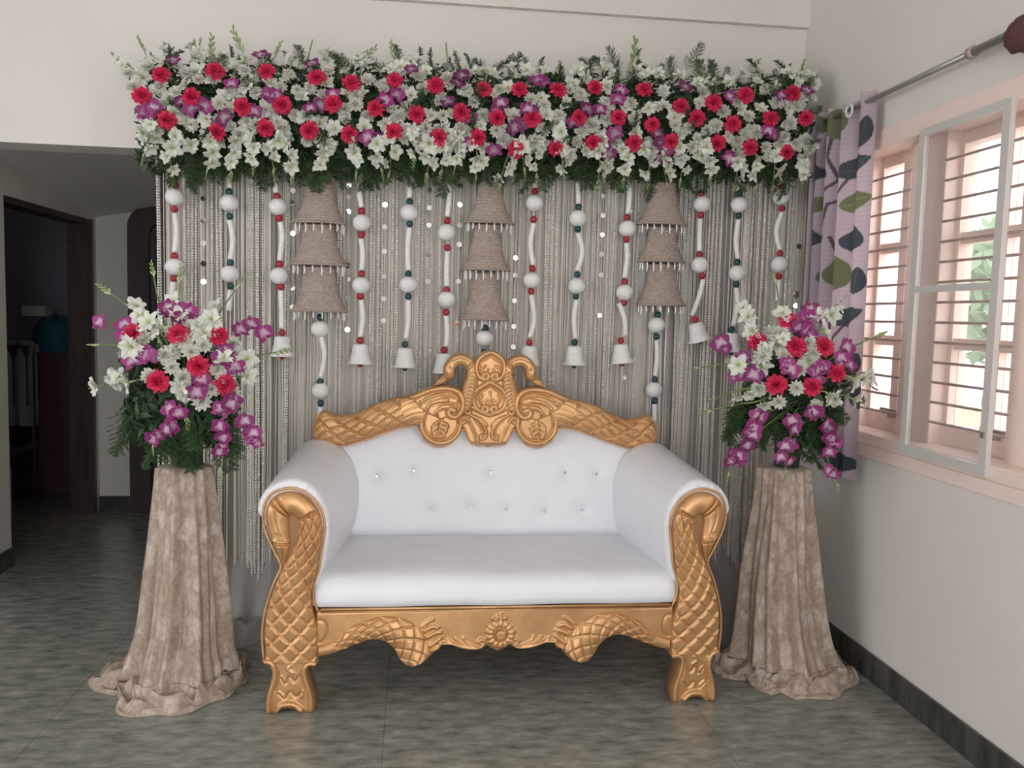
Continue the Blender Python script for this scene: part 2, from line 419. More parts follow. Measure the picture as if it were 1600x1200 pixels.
# doorway lining in the alcove's left wall
d1 = thing('door_1', (AX - .075, 5.6, 0), kind='structure')
MB().box(AX - .155, AX + .01, 6.195, 6.235, 0, 2.10).build('door_jamb', M['dark_wood'], d1)
MB().box(AX - .155, AX - .02, 4.97, 5.0, 0, 2.10).build('door_jamb', M['dark_wood'], d1)
MB().box(AX - .155, AX - .02, 5.0, 6.195, 2.065, 2.10).build('door_head', M['dark_wood'], d1)
MB().box(AX - .19, AX - .15, 6.17, 6.195, 1.9, 1.915).build('latch_plate', M['steel'], d1)
# dark arched doorway in the alcove's far wall
d2 = thing('door_2', (-1.55, 6.30, 0), kind='structure')
def arch(x0, x1, z1, r, n=8):
    p = [(x0, 0.0)]
    p += [(x0 + r - r * math.cos(a), z1 - r + r * math.sin(a)) for a in np.linspace(0, PI / 2, n)]
    p += [(x1 - r + r * math.sin(a), z1 - r + r * math.cos(a)) for a in np.linspace(0, PI / 2, n)]
    return p + [(x1, 0.0)]
def ring_prism(mb, A, B, y0, y1):
    n = len(A); vs = [(x, y0, z) for x, z in A] + [(x, y0, z) for x, z in B] + [(x, y1, z) for x, z in A] + [(x, y1, z) for x, z in B]
    fs = []
    for i in range(n - 1):
        fs += [(i, i + 1, n + i + 1, n + i), (2 * n + i, 3 * n + i, 3 * n + i + 1, 2 * n + i + 1), (i, 2 * n + i, 2 * n + i + 1, i + 1), (n + i, n + i + 1, 3 * n + i + 1, 3 * n + i)]
    mb.add(vs, fs); return mb
ring_prism(MB(), arch(-2.045, -1.0, 2.225, .17), arch(-1.90, -1.12, 2.10, .10), 6.24, 6.312).build('door_frame', M['dark_wood'], d2)
P = arch(-1.90, -1.12, 2.10, .10); k = len(P)
MB().add([(x, 6.29, z) for x, z in P] + [(x, 6.312, z) for x, z in P], [tuple(range(k)), tuple(range(2 * k - 1, k - 1, -1))] + [(i, k + i, k + (i + 1) % k, (i + 1) % k) for i in range(k)]).build('door_leaf', M['dark_wood'], d2)
nc = np.zeros((30, 40, 3))
for i in range(30):
    for j in range(40):
        x = -1.86 + .42 * j / 39; nc[i, j] = (x, 6.265 + .018 * math.sin(j * 1.35), .1 + 1.9 * i / 29)
MB().grid(nc).build('navy_curtain', M['navy'], None, True)
tag(bpy.data.objects['navy_curtain'], 'navy blue curtain in the dark arched doorway', 'curtain')

# ------------------------------------------------------------------ window
w1 = thing('window_1', (XW + .1, 2.6, WZ0), kind='structure')
def wpart(name, x0, x1, y0, y1, z0, z1, m='pink', bv=.004):
    return bevel(MB().box(x0, x1, y0, y1, z0, z1).build(name, M[m], w1), bv)
wpart('surround', XW - .007, XW + .001, WY0 - .06, WY1 + .05, 2.245, 2.325)
wpart('surround', XW - .007, XW + .001, WY1, WY1 + .05, .965, 2.245)
wpart('window_sill', XW - .009, XW + .25, WY0 - .06, WY1 + .05, .985, 1.037)
wpart('surround', XW - .007, XW + .001, WY0 - .06, WY1 + .05, .93, .985)
wpart('reveal', XW, XW + .25, WY1 - .03, WY1 + .001, 1.03, 2.28)
wpart('reveal', XW, XW + .25, WY0, WY1 - .03, 2.255, 2.281)
FX0, FX1 = 2.09, 2.15
bays = [(3.30, 3.63), (2.64, 3.07), (1.95, 2.40)]
for (a, b) in [(3.07, 3.30), (2.40, 2.64), (1.58, 1.95)]:
    wpart('mullion', 2.03, 2.16, a, b, 1.03, 2.256)
for (y0, y1) in bays:
    fr = MB(); s = .045
    fr.box(FX0, FX1, y0, y1, 1.03, 1.115); fr.box(FX0, FX1, y0, y1, 2.205, 2.256)
    fr.box(FX0, FX1, y0, y0 + s * .6, 1.115, 2.205); fr.box(FX0, FX1, y1 - s * .5, y1, 1.115, 2.205)
    cas = fr.build('casement', M['pink'], w1)
    ym = y0 + (y1 - y0) * .40
    MB().box(FX0 + .005, FX1 - .005, ym - .028, ym + .028, 1.115, 2.205).build('glazing_bar', M['pink'], cas)
    for z in (1.435, 1.845):
        MB().box(FX0 + .008, FX1 - .008, y0 + s * .6, y1 - s * .5, z - .022, z + .022).build('glazing_bar', M['pink'], cas)
    for (p0, p1) in ((y0 + s * .6, ym - .028), (ym + .028, y1 - s * .5)):
        for (r0, r1) in ((1.115, 1.413), (1.457, 1.823), (1.867, 2.205)):
            MB().box(2.118, 2.122, p0, p1, r0, r1).build('pane', M['glass'], cas)
    MB().box(2.05, 2.075, y0 + .05, y0 + .16, 1.125, 1.14).box(2.06, 2.09, y0 + .095, y0 + .115, 1.10, 1.13).build('casement_stay', M['steel'], cas)
    for k in range(14):
        z = 1.125 + k * .0785
        MB().tube([(2.035, y0 - .02, z), (2.035, y1 + .01, z)], .0055, 8).build('grille_bar', M['bar'], w1, True)
# sliding fly-screen in front of the middle bay
ms = MB().box(1.916, 1.935, 2.575, 3.075, 1.0, 1.035).box(1.916, 1.935, 2.575, 3.075, 2.225, 2.255).box(1.916, 1.935, 3.04, 3.075, 1.035, 2.225).box(1.916, 1.935, 2.575, 2.612, 1.035, 2.225).box(1.918, 1.933, 2.612, 3.04, 1.63, 1.655)
sc = tag(ms.build('screen_frame', M['alu'], None), 'grey aluminium sliding fly screen frame on the pink window', 'fly screen')
MB().box(1.925, 1.927, 2.612, 3.04, 1.035, 2.225).build('mesh', M['screen'], sc)
MB().box(1.908, 1.916, 2.585, 2.60, 1.13, 1.15).build('catch', M['steel'], sc)
# outside: balcony, parapet, ground, trees
S(MB().box(2.195, 3.45, -6, 14, -.12, -.02).build('floor_balcony', M['pale_ground']))
S(MB().box(3.3, 3.45, -6, 14, -.02, 1.02).build('wall_parapet', M['peach']))
S(MB().box(3.45, 60, -30, 60, -.5, -.4).build('ground', M['pale_ground']))

def tree(x, y, h, r, seed, lab):
    rg = np.random.default_rng(seed); t = thing('garden_tree', (x, y, -.4), lab, 'tree', 'trees outside the window')
    MB().tube([(x, y, -.4), (x + .1, y, h * .3), (x, y + .1, h * .7)], [.14, .1, .05], 8).build('trunk', M['bark'], t, True)
    mb = MB()
    for k in range(900):
        d = rg.normal(size=3); d /= np.linalg.norm(d); c = np.array([x, y, h * .66]) + d * r * np.array([1, 1, .8]) * rg.uniform(.45, 1) ** .6
        u = rg.normal(size=3); u /= np.linalg.norm(u); v = np.cross(u, d); v /= np.linalg.norm(v); s_ = rg.uniform(.10, .2); g = rg.uniform(.8, 1.25)
        mb.add([c - u * s_, c - v * s_ * .5, c + u * s_, c + v * s_ * .5], [(0, 1, 2, 3)], (.30 * g, .40 * g, .27 * g))  # leaf colour kept pale, with the overexposed haze painted in
    mb.build('crown', M['hazy_tree_leaf'], t)
for a in [(8.5, 11.5, 3.0, 1.3, 1, 'pale green garden tree seen through the far window bay'), (7.6, 8.4, 3.1, 1.2, 2, 'pale green garden tree seen through the fly screen'), (10.5, 13.5, 3.4, 1.6, 3, 'taller pale garden tree behind the others outside')]: tree(*a)

# ------------------------------------------------------------------ curtain rod and printed curtain
rp0, rp1 = atX(1342, 167, 1.885), atX(1556, 62, 1.885)
RZ = (rp0[2] + rp1[2]) / 2
rod = thing('curtain_rod', (1.885, 3.0, RZ), 'thin grey steel curtain rod above the pink window', 'curtain rod')
MB().tube([(1.885, 3.80, RZ), (1.885, 2.72, RZ)], .011, 10).build('pole', M['steel'], rod, True)
MB().tube([(1.885, 2.745, RZ), (1.885, 1.2, RZ)], .0155, 10).build('pole', M['steel'], rod, True)
MB().tube([(1.885, 2.76, RZ), (1.885, 2.735, RZ)], .021, 10).build('collar', M['bar'], rod, True)
MB().box(1.875, XW, 3.79, 3.81, RZ - .012, RZ + .012).build('bracket', M['steel'], rod)
MB().box(1.875, XW, 1.2, 1.22, RZ - .012, RZ + .012).build('bracket', M['steel'], rod)
leaf_list = [(1308, 190, 26, 15, 95, 0), (1347, 205, 22, 9, 80, 1), (1331, 259, 22, 14, 20, 1), (1332, 314, 20, 15, 10, 0), (1327, 373, 19, 16, 75, 1),
             (1334, 438, 19, 10, 85, 1), (1302, 425, 27, 17, 95, 0), (1318, 494, 22, 13, 25, 1), (1277, 270, 13, 8, 90, 1), (1290, 271, 11, 5, 90, 1),
             (1273, 372, 13, 5, 90, 1), (1283, 368, 12, 6, 90, 1), (1284, 195, 14, 6, 90, 0), (1277, 320, 13, 6, 80, 0), (1278, 430, 16, 6, 90, 0),
             (1310, 722, 24, 13, 10, 1), (1285, 560, 20, 10, 80, 0), (1322, 570, 20, 13, 60, 1), (1300, 640, 22, 14, 100, 0), (1335, 620, 18, 10, 80, 1), (1280, 700, 16, 8, 90, 1)]
LV = []
for (px, py, a, b, ang, kind) in leaf_list:
    c = atX(px, py, 1.87); LV.append((c[1], c[2], a, b, math.radians(ang), kind))
stems = [[(1300, 210), (1296, 245), (1300, 280), (1288, 305), (1281, 330)], [(1322, 272), (1312, 300), (1293, 318), (1287, 360)], [(1292, 370), (1295, 400), (1290, 420)], [(1300, 445), (1290, 480), (1285, 530)], [(1312, 500), (1300, 530), (1296, 590)], [(1300, 660), (1295, 700), (1300, 745)]]
STW = [np.array([(atX(x, y, 1.87)[1], atX(x, y, 1.87)[2]) for x, y in s]) for s in stems]
nu, nv = 190, 330
CU = np.zeros((nv, nu, 3)); prm = np.zeros((nv, nu, 2))
for j in range(nu):
    f = j / (nu - 1)
    y = 3.86 - .50 * f ** 1.0
    amp = .022 * (1 - f) + .014; ph = 2 * PI * (5.2 * f ** .55)
    for i in range(nv):
        g = i / (nv - 1); z = .82 + g * (RZ + .035 - .82) + .008 * math.sin(9 * f)
        x = 1.885 + amp * math.sin(ph + .25 * math.sin(g * 3)) * (.75 + .25 * g)
        CU[i, j] = (min(x, 1.93), y + .012 * math.cos(ph * 1.0) - .02 * (1 - g) * (f - .3), z); prm[i, j] = (y, z)
Q = prm.reshape(-1, 2)
C = np.tile(np.array([.54, .44, .49]), (len(Q), 1)); C *= (1 + .04 * np.sin(Q[:, 1:2] * 300))
for s in STW:
    C[seg_dist(Q, s) < .006] = (.12, .08, .10)
for (cy, cz, a, b, an, kind) in LV:
    dy, dz = -(Q[:, 0] - cy) / .0056, (Q[:, 1] - cz) / .0031
    u = (dy * math.cos(an) + dz * math.sin(an)) / a; v = (-dy * math.sin(an) + dz * math.cos(an)) / b
    w_ = np.clip((1 - np.clip(u, -1, 1) ** 2), 0, 1) ** .8 * (1 - .25 * u)
    m_ = (abs(u) < 1) & (abs(v) < w_)
    C[m_] = (.155, .165, .09) if kind == 0 else (.055, .065, .08)
    C[m_ & (abs(v) < .05)] *= 1.5
    C[m_ & (np.abs(((u + abs(v) * .6) * 6) % 1 - .5) < .07)] *= 1.25
mbc = MB(); mbc.grid(CU, [tuple(c) for c in C])
cu = tag(mbc.build('printed_curtain', M['curtain'], None, True), 'lilac curtain printed with olive and slate leaves in the corner', 'curtain')
for (px, py) in [(1327, 173)]:
    c = atX(px, py, 1.862); th = np.linspace(0, 2 * PI, 25)
    MB().tube([(c[0], c[1] + .026 * math.cos(a), c[2] + .026 * math.sin(a)) for a in th], .005, 6).build('eyelet_ring', M['white_foam'], cu, True)

# maroon cloth knotted round the near end of the rod
kp = atX(1597, 63, 1.88); P = []
for i in range(13):
    f = i / 12; w = .05 * math.sin(PI * (f * .9 + .05)) ** .6 + .006
    P.append([(1.885 + (w * (1 + .12 * math.sin(5 * a + i))) * math.cos(a) * .8, kp[1] + .07 - .14 * f, RZ - .02 + w * (1 + .12 * math.sin(4 * a + i)) * math.sin(a)) for a in np.linspace(0, 2 * PI, 25)[:-1]])
tag(MB().grid(P, closed=True).build('cloth_knot', M['maroon'], None, True), 'dark maroon cloth knotted around the curtain rod', 'cloth')

# ================================================================== the sofa
SX, SY = 0.335, 3.07                        # centre line and front plane
def F(pts, Y=SY):
    out = []
    for (x, y) in pts:
        p = atY(x, y, Y); out.append((p[0], p[2]))
    return np.array(out)
sofa = thing('sofa', (SX, 3.42, 0), 'white leatherette wedding sofa with carved gold swan frame', 'sofa')
G = M['gold']
def both(fn):
    for mir in (None, SX): fn(mir)
# -- front posts: a scaled swan neck that curls over into a head with a beak
pairs = [((495, 1034), (415, 1034)), ((495, 1012), (414, 1012)), ((495, 990), (413, 990)), ((491, 968), (415, 968)), ((487, 948), (419, 948)), ((486, 930), (425, 928)), ((490, 910), (433, 908)),
         ((495, 888), (442, 888)), ((498, 866), (452, 868)), ((501, 846), (461, 850)), ((503, 828), (466, 834)), ((501, 811), (466.5, 820)), ((496, 797), (464.5, 812)), ((486, 784), (461.5, 807.5)),
         ((471, 773), (458, 805)), ((455, 769), (456, 804)), ((439, 771.5), (454.5, 804.5)), ((426, 779), (452.5, 807)), ((417.5, 791), (451.3, 813)), ((414.5, 805), (451, 820)), ((416, 821), (451.5, 829)),
         ((420, 833), (452, 838)), ((424, 843), (453, 846)), ((430, 855), (452, 856)), ((436, 870), (448, 870)), ((441, 885), (442.5, 886))]
postO = F([p for p, q in pairs]); postI = F([q for p, q in pairs])
sc_post = scales(.072, 2.7, .009, .008)
def post_h(s, t, f, w):
    h = np.where(f < .62, sc_post(s, t, w), 0)
    for c, a, wd in ((.62, .013, .006), (.742, .018, .004), (.762, .018, .004), (.905, .015, .006)):
        h = h - a * np.exp(-((f - c) / wd) ** 2)
    h = h + .006 * np.exp(-((f - .893) / .007) ** 2)
    m = (f > .77) & (f < .885)
    h = h + np.where(m, -.006 * np.exp(-((t + .25 - 4.5 * (f - .77)) / .09) ** 2), 0)
    h = h - .013 * np.exp(-(((f - .872) / .010) ** 2 + ((t + .05) / .16) ** 2)) + .014 * np.exp(-(((f - .872) / .006) ** 2 + ((t + .05) / .09) ** 2))
    m = f > .912
    return h + np.where(m, -.007 * np.exp(-((t - .0) / .12) ** 2), 0)
def post(mir):
    band('swan_post', postO, postI, SY + .006, .075, G, sofa, post_h, 420, 46, mir, bulge=.026)
    p = bpy.data.objects[[o.name for o in sofa.children if o.name.startswith('swan_post')][-1]]
    # recessed board that closes the gap between head and neck
    bo = F([(420, 800), (430, 782), (452, 774), (480, 784), (498, 812), (496, 842), (480, 870), (455, 880), (444, 884), (432, 850)])
    if mir is not None: bo = np.stack([2 * SX - bo[:, 0], bo[:, 1]], 1)
    vs = [(x, SY + .012, z) for x, z in bo] + [(x, SY + .06, z) for x, z in bo]; n = len(bo)
    mb = MB().add(vs, [tuple(range(n)), tuple(range(2 * n - 1, n - 1, -1))] + [(i, n + i, n + (i + 1) % n, (i + 1) % n) for i in range(n)])
    mb.build('recess_board', M['gold_dark'], p)
    pc = F([(497, 958), (490, 940), (489, 920), (493, 905), (498, 890), (501, 868), (505, 842), (507, 822), (504, 803), (496, 788), (483, 775), (467, 766), (452, 763.5), (438, 766), (424, 772), (414, 785), (410, 802), (411, 822), (418, 843), (430, 868), (438, 887), (428, 910), (419, 936), (412, 962), (409, 985), (409, 1008), (411, 1030)])
    pc = catmull(pc, 4)
    if mir is not None: pc = np.stack([2 * SX - pc[:, 0], pc[:, 1]], 1)
    MB().tube([(x, SY + .012, z) for x, z in pc], .005, 7).build('piping', M['gold'], p, True)
both(post)
# -- front feet
footo = catmull(F([(412, 1030), (411, 1036), (416, 1041), (422, 1044), (424.5, 1054), (422, 1068), (417, 1084), (414.5, 1098), (414, 1110), (419, 1116), (428, 1116), (434, 1114), (438, 1110), (448, 1108.5), (458, 1109.5), (463, 1113), (470, 1115), (480, 1115), (489, 1114), (492, 1106), (491, 1090), (487, 1076), (483, 1062), (480, 1050), (482, 1043), (490, 1044), (495, 1040), (495, 1032), (475, 1030), (440, 1029)]), 4, True)
def foot(mir):
    st = [(catmull(F(p), 5), r, a) for p, r, a in [
        ([(415, 1033), (424, 1036), (429, 1046), (429, 1060), (424, 1076), (420, 1092), (420, 1110)], .011, .014),
        ([(492, 1037), (482, 1037), (476, 1045), (477, 1060), (482, 1074), (486, 1090), (486, 1108)], .011, .014),
        ([(434, 1112), (438, 1103), (448, 1100), (460, 1101), (470, 1109)], .011, .014),
        ([(440, 1060), (447, 1068), (452, 1058), (460, 1066), (466, 1058)], .005, -.005),
        ([(436, 1084), (446, 1092), (453, 1082), (462, 1090), (472, 1082)], .005, -.005),
        ([(455, 1040), (450, 1046), (458, 1052)], .005, .006), ([(440, 1058), (445, 1066)], .006, .006), ([(436, 1082), (444, 1090)], .006, .006), ([(474, 1080), (470, 1088)], .006, .006),
        ([(434, 1050), (434, 1062), (429, 1080)], .003, -.005), ([(471, 1050), (472, 1062), (478, 1080)], .003, -.005)]]
    relief('front_foot', footo, SY + .01, .075, st, G, sofa, res=.0035, edge=.009, mirror=mir)
both(foot)
# -- rear feet
for x in (-.40, 1.07):
    mb = MB(); mb.lathe([(.034, 0), (.034, .02), (.026, .06), (.03, .14), (.045, .24), (.045, .30)], 14, (x, 3.76, 0)); mb.build('rear_foot', G, sofa, True)
# -- apron
lowL = [(492, 1031), (515, 1026), (535, 1019), (552, 1010), (572, 1004), (590, 1003), (604, 1006), (614, 1013), (621, 1024), (626, 1035), (633, 1042), (645, 1045), (656, 1043), (666, 1036), (674, 1028), (679, 1022), (686, 1020), (690, 1013), (697, 1011), (708, 1013.5), (724, 1018), (742, 1019.5), (755, 1016), (763, 1013), (769, 1017), (776, 1020), (783, 1021)]
L = catmull(F(lowL), 4); L[:, 0] = np.minimum(L[:, 0], SX)
topz = float(atY(640, 954, SY)[2])
L[-1][0] = SX
Rr = np.stack([2 * SX - L[::-1, 0], L[::-1, 1]], 1)[1:]
out = np.vstack([L, Rr, [(Rr[-1][0], topz), (L[0][0], topz)]])
st = []
def add(p, r, a, n=5, sym=True):
    q_ = catmull(F(p), n); st.append((q_, r, a))
    if sym: st.append((np.stack([2 * SX - q_[:, 0], q_[:, 1]], 1), r, a))
add([(692, 1009), (705, 1008), (720, 1013), (738, 1016), (752, 1014), (758, 1006), (753, 1002), (748, 1006), (752, 1010)], .007, .011)
add([(700, 1003), (708, 1008), (722, 1014)], .006, .008); add([(712, 1001), (720, 1007), (735, 1014)], .006, .008); add([(724, 1000), (728, 1007), (742, 1014)], .006, .008)
add([(660, 982), (668, 975), (676, 971)], .007, .008); add([(664, 988), (676, 982), (684, 984)], .009, .009); add([(668, 998), (680, 992), (688, 991)], .008, .008); add([(672, 1012), (682, 1005), (688, 1000)], .009, .009); add([(676, 1020), (686, 1014), (688, 1008)], .007, .008)
add([(660, 985), (668, 980)], .003, -.006); add([(668, 994), (680, 988)], .003, -.006); add([(672, 1004), (684, 998)], .003, -.006)
# smooth curved shoulder next to the post
add([(494, 973), (505, 975), (510, 990), (504, 1005), (496, 1008)], .004, -.005)
# rosette with a spiral eye and a leaf crown
rc = F([(783, 994)])[0]
th = np.linspace(0, 2 * PI, 40)
st.append((np.stack([rc[0] + .040 * np.cos(th), rc[1] + .040 * np.sin(th)], 1), .017, .013))
st.append((np.stack([rc[0] + .0235 * np.cos(th), rc[1] + .0235 * np.sin(th)], 1), .004, -.008))
for k in range(14):
    a = 2 * PI * k / 14; st.append((np.array([(rc[0] + r_ * math.cos(a), rc[1] + r_ * math.sin(a)) for r_ in (.034, .058)]), .003, -.006))
sp = np.linspace(0, 4.2 * PI, 60); st.append((np.stack([rc[0] + (.003 + .0011 * sp) * np.cos(sp), rc[1] + (.003 + .0011 * sp) * np.sin(sp)], 1), .005, .013))
for dx in (-.026, -.012, .003, .018):
    st.append((np.array([(rc[0] + dx * .6, rc[1] + .05), (rc[0] + dx, rc[1] + .078 - abs(dx) * .6)]), .008, .011))
add([(490, 961), (640, 957), (783, 954.5)], .003, -.004)
relief('apron', out, SY + .028, .05, st, G, sofa, res=.0036, edge=.007)
# scaled arcs lying on the apron
arcO = F([(497, 1012), (512, 1008), (526, 1001), (544, 985), (565, 975), (587, 967.5), (604, 965.5), (620, 967), (637, 972), (650, 980), (661, 993), (668, 1007), (673, 1020), (672, 1027), (665, 1035), (652, 1042)])
arcI = F([(497, 1029), (514, 1026), (532, 1020), (548, 1013), (562, 1008), (577, 1003), (590, 1003), (601, 1006), (609, 1011), (616, 1018), (621, 1027), (625, 1034), (629, 1039), (634, 1042), (640, 1044), (648, 1044)])
sc_arc = scales(.058, 2.2, .009, .008)
both(lambda mir: band('scaled_arc', arcO, arcI, SY + .022, .03, G, sofa, lambda s, t, f, w: np.where(f > .14, sc_arc(s, t, w), 0), 220, 30, mir, bulge=.022))
# gold bead line under the seat
zb = topz + .004
MB().tube([(-.335, SY + .012, zb), (2 * SX + .335, SY + .012, zb)], .0055, 8).build('seat_bead', G, sofa, True)
MB().tube([(-.335, SY + .018, zb - .012), (2 * SX + .335, SY + .018, zb - .012)], .004, 8).build('seat_bead', G, sofa, True)
# -- body box under the seat and the back board
MB().box(-.46, 1.13, SY + .07, 3.80, topz - .11, topz + .01).build('seat_frame', G, sofa)
MB().box(-.40, 1.07, 3.775, 3.80, .40, .96).build('back_board', M['dark_wood'], sofa)
# -- seat cushion
prof = [(3.74, .40), (3.74, .497), (3.60, .508), (3.40, .514), (3.22, .516), (3.15, .512), (3.115, .502), (3.092, .484), (3.080, .455), (3.077, .42), (3.080, .397), (3.10, .392)]
nx = 90; P = np.zeros((len(prof) * 3 - 2, nx, 3)); pr = resample(catmull(prof, 6), P.shape[0])
for j in range(nx):
    x = -.372 + (2 * (SX + .372)) * j / (nx - 1); e = min(j, nx - 1 - j) / 3.0; k = max(0, 1 - e) ** 2
    for i, (y, z) in enumerate(pr):
        wz = .0022 * math.sin(x * 31 + y * 9) * math.sin(y * 23 + 1.3 * x) * (z > .49) + .0015 * math.sin(x * 13) 
        for (cx, cy, an, ln) in ((.13, 3.38, 2.0, .05), (.42, 3.27, 1.2, .05), (.50, 3.33, .6, .07), (.38, 3.2, 1.5, .05)):
            u = (x - cx) * math.cos(an) + (y - cy) * math.sin(an); v = -(x - cx) * math.sin(an) + (y - cy) * math.cos(an)
            wz -= .004 * math.exp(-(u / ln) ** 2 - (v / .009) ** 2) * (z > .49)
        P[i, j] = (x, y + k * .02 * (y < 3.2), z - k * .012 * (z > .45) + wz)
mb = MB(); mb.grid(P); mb.build('seat_cushion', M['white_pu'], sofa, True)
# -- backrest with crystal buttons
btn = [(588, 745), (647, 737), (767, 739), (884, 741), (934, 743), (671, 796), (735, 793), (791, 796), (851, 799), (910, 797)]
BW = [atY(x, y, 3.695) for x, y in btn]
ctop = catmull(F([(500, 690), (530, 691), (560, 685), (590, 675), (615, 666), (650, 655), (690, 650), (771, 640)], 3.72), 6)
def yback(x, z):
    t = (z - .47) / .55
    y = 3.668 + .10 * t - .022 * math.sin(min(max((z - .47) / .5, 0), 1) * PI) + .05 * max(0, (.545 - z) / .06) ** 2 * (z < .545)
    for b in BW:
        d2 = (x - b[0]) ** 2 + (z - b[2]) ** 2
        if d2 < .02: y += .022 * math.exp(-math.sqrt(d2) / .022)
    return y
nx, nz = 200, 84; P = np.zeros((nz, nx, 3))
for j in range(nx):
    x = -.43 + 2 * (SX + .43) * j / (nx - 1); xm = x if x < SX else 2 * SX - x
    zt = float(np.interp(xm, ctop[:, 0], ctop[:, 1]))
    for i in range(nz):
        z = .478 + (zt - .478) * i / (nz - 1); P[i, j] = (x, yback(x, z), z)
mb = MB(); mb.grid(P); br = mb.build('backrest', M['white_pu'], sofa, True)
for b in BW:
    y = yback(b[0], b[2]) - .002
    mb = MB(); n = 8
    for (r_, dy) in ((.0115, .004), (.0115, 0), (.0095, -.004), (.005, -.008)):
        for k in range(n):
            a = 2 * PI * k / n; mb.v.append((b[0] + r_ * math.cos(a), y + dy, b[2] + r_ * math.sin(a)))
    for i in range(3):
        for k in range(n): mb.f.append((i * n + k, i * n + (k + 1) % n, (i + 1) * n + (k + 1) % n, (i + 1) * n + k))
    mb.f.append(tuple(3 * n + k for k in range(n))); mb.build('crystal_button', M['crystal'], br)
# -- rolled arms, the fabric gathered in pleats around the posts
def arm_ring(f, n=176):
    """closed (x, z) section of the left arm, f 0 at the front .. 1 at the back"""
    cx, cz = -.442 + .022 * f, .70 - .01 * f
    rxo, rxi, ru, rl = .128 + .01 * f, .137 + .05 * f, .182 + .066 * f, .30
    pts = []
    for k in range(n):
        a = 2 * PI * k / n; c, s = math.cos(a), math.sin(a)
        z = cz + (ru if s > 0 else rl) * s
        x = cx + (rxi if c > 0 else rxo) * c
        if c < 0:
            lift = .06; zz = z - (cz + lift)            # the widest point of the outer roll sits higher
            if zz < 0: x = cx - rxo * max(0., 1 - (-zz / .30)) ** 1.25
            else: x = cx - rxo * math.sqrt(max(0., 1 - (zz / (ru - lift)) ** 2))
        pts.append((x, z))
    return np.array(pts)
def arm(mir):
    rings = []
    for f, y in [(i / 14, 3.125 + .60 * i / 14) for i in range(15)]:
        r = arm_ring(f); rings.append(np.stack([r[:, 0], np.full(len(r), y), r[:, 1]], 1))
    front = []
    r0 = arm_ring(0); c0 = np.array([-.437, .735]); n = len(r0)
    for sc_, y in ((.62, 3.094), (.76, 3.090), (.84, 3.090), (.90, 3.092), (.95, 3.098), (.99, 3.11)):
        q = []
        for k in range(n):
            up = 1.0 if r0[k][1] > .6 else .35
            pl = .010 * (abs(math.sin(k * PI / n * 22 + .5 * math.sin(k * .6))) ** .5 - .75) * max(0, 1 - abs(sc_ - .90) * 5)
            d = r0[k] - c0; q.append((c0[0] + d[0] * sc_, y + pl * up, c0[1] + d[1] * sc_))
        front.append(np.array(q))
    P = np.array(front + rings)
    rb = P[-1].copy(); rb[:, 0] = -.42 + (rb[:, 0] + .42) * .9; rb[:, 2] = .7 + (rb[:, 2] - .7) * .93; rb[:, 1] += .02
    rc_ = rb.copy(); rc_[:, 0] = -.42; rc_[:, 2] = .7
    P = np.concatenate([P, [rb], [rc_]], 0)
    if mir is not None: P[:, :, 0] = 2 * mir - P[:, :, 0]; P = P[:, ::-1]
    mb = MB(); mb.grid(P, closed=True); mb.build('arm', M['white_pu'], sofa, True)
both(arm)
# -- carved crest rail
CY = 3.715
Fc = lambda p: F(p, CY)
crest = MB().box(.06, .61, CY + .03, CY + .06, .99, 1.06).build('crest_rail', G, sofa)
railO = Fc([(491, 688), (488.5, 672), (490, 657), (496, 648), (504, 643), (514, 645.5), (526, 650), (539, 650), (553, 647), (571, 640), (590, 631), (606, 625.5), (623, 622), (640, 620), (660, 622)])
railI = Fc([(493, 690), (496, 693), (501, 694.5), (507, 696), (517, 697), (530, 696), (545, 693), (560, 689), (576, 684), (592, 678), (606, 673), (620, 668.5), (634, 665.5), (650, 664), (664, 668)])
sc_rail = scales(.092, 2.5, .009, .006, .0018)
both(lambda mir: band('scaled_rail', railO, railI, CY, .05, G, crest, lambda s, t, f, w: np.where(f < .82, sc_rail(s + .06 * t, t, w), -.002 * (np.sin(t * 14 + f * 40) > .8)), 260, 44, mir, bulge=.024))
# roundel with an acanthus leaf
def roundel(mir):
    c = Fc([(689, 661)])[0]; r_ = .0985; th = np.linspace(0, 2 * PI, 80)[:-1]
    o_ = np.stack([c[0] + r_ * np.cos(th), c[1] + r_ * np.sin(th)], 1)
    th2 = np.linspace(0, 2 * PI, 80)
    st = [(np.stack([c[0] + .088 * np.cos(th2), c[1] + .088 * np.sin(th2)], 1), .010, .010), (np.stack([c[0] + .0755 * np.cos(th2), c[1] + .0755 * np.sin(th2)], 1), .0035, -.006)]
    def a_(p, r, h): st.append((catmull(Fc(p), 4), r, h))
    a_([(690, 655), (687, 668), (683, 682)], .006, .008); a_([(687, 656), (684, 670), (682, 684)], .0028, -.006)
    for p in ([(685, 658), (678, 664), (676, 668)], [(684, 666), (677, 671), (676, 675)], [(683, 674), (678, 679), (680, 684)], [(690, 660), (697, 662), (699, 666)], [(689, 666), (696, 669), (696, 674)], [(688, 673), (693, 677), (691, 682)]): a_(p, .008, .008)
    relief('roundel', o_, CY - .008, .05, st, G, crest, res=.0034, edge=.007, mirror=mir)
both(roundel)
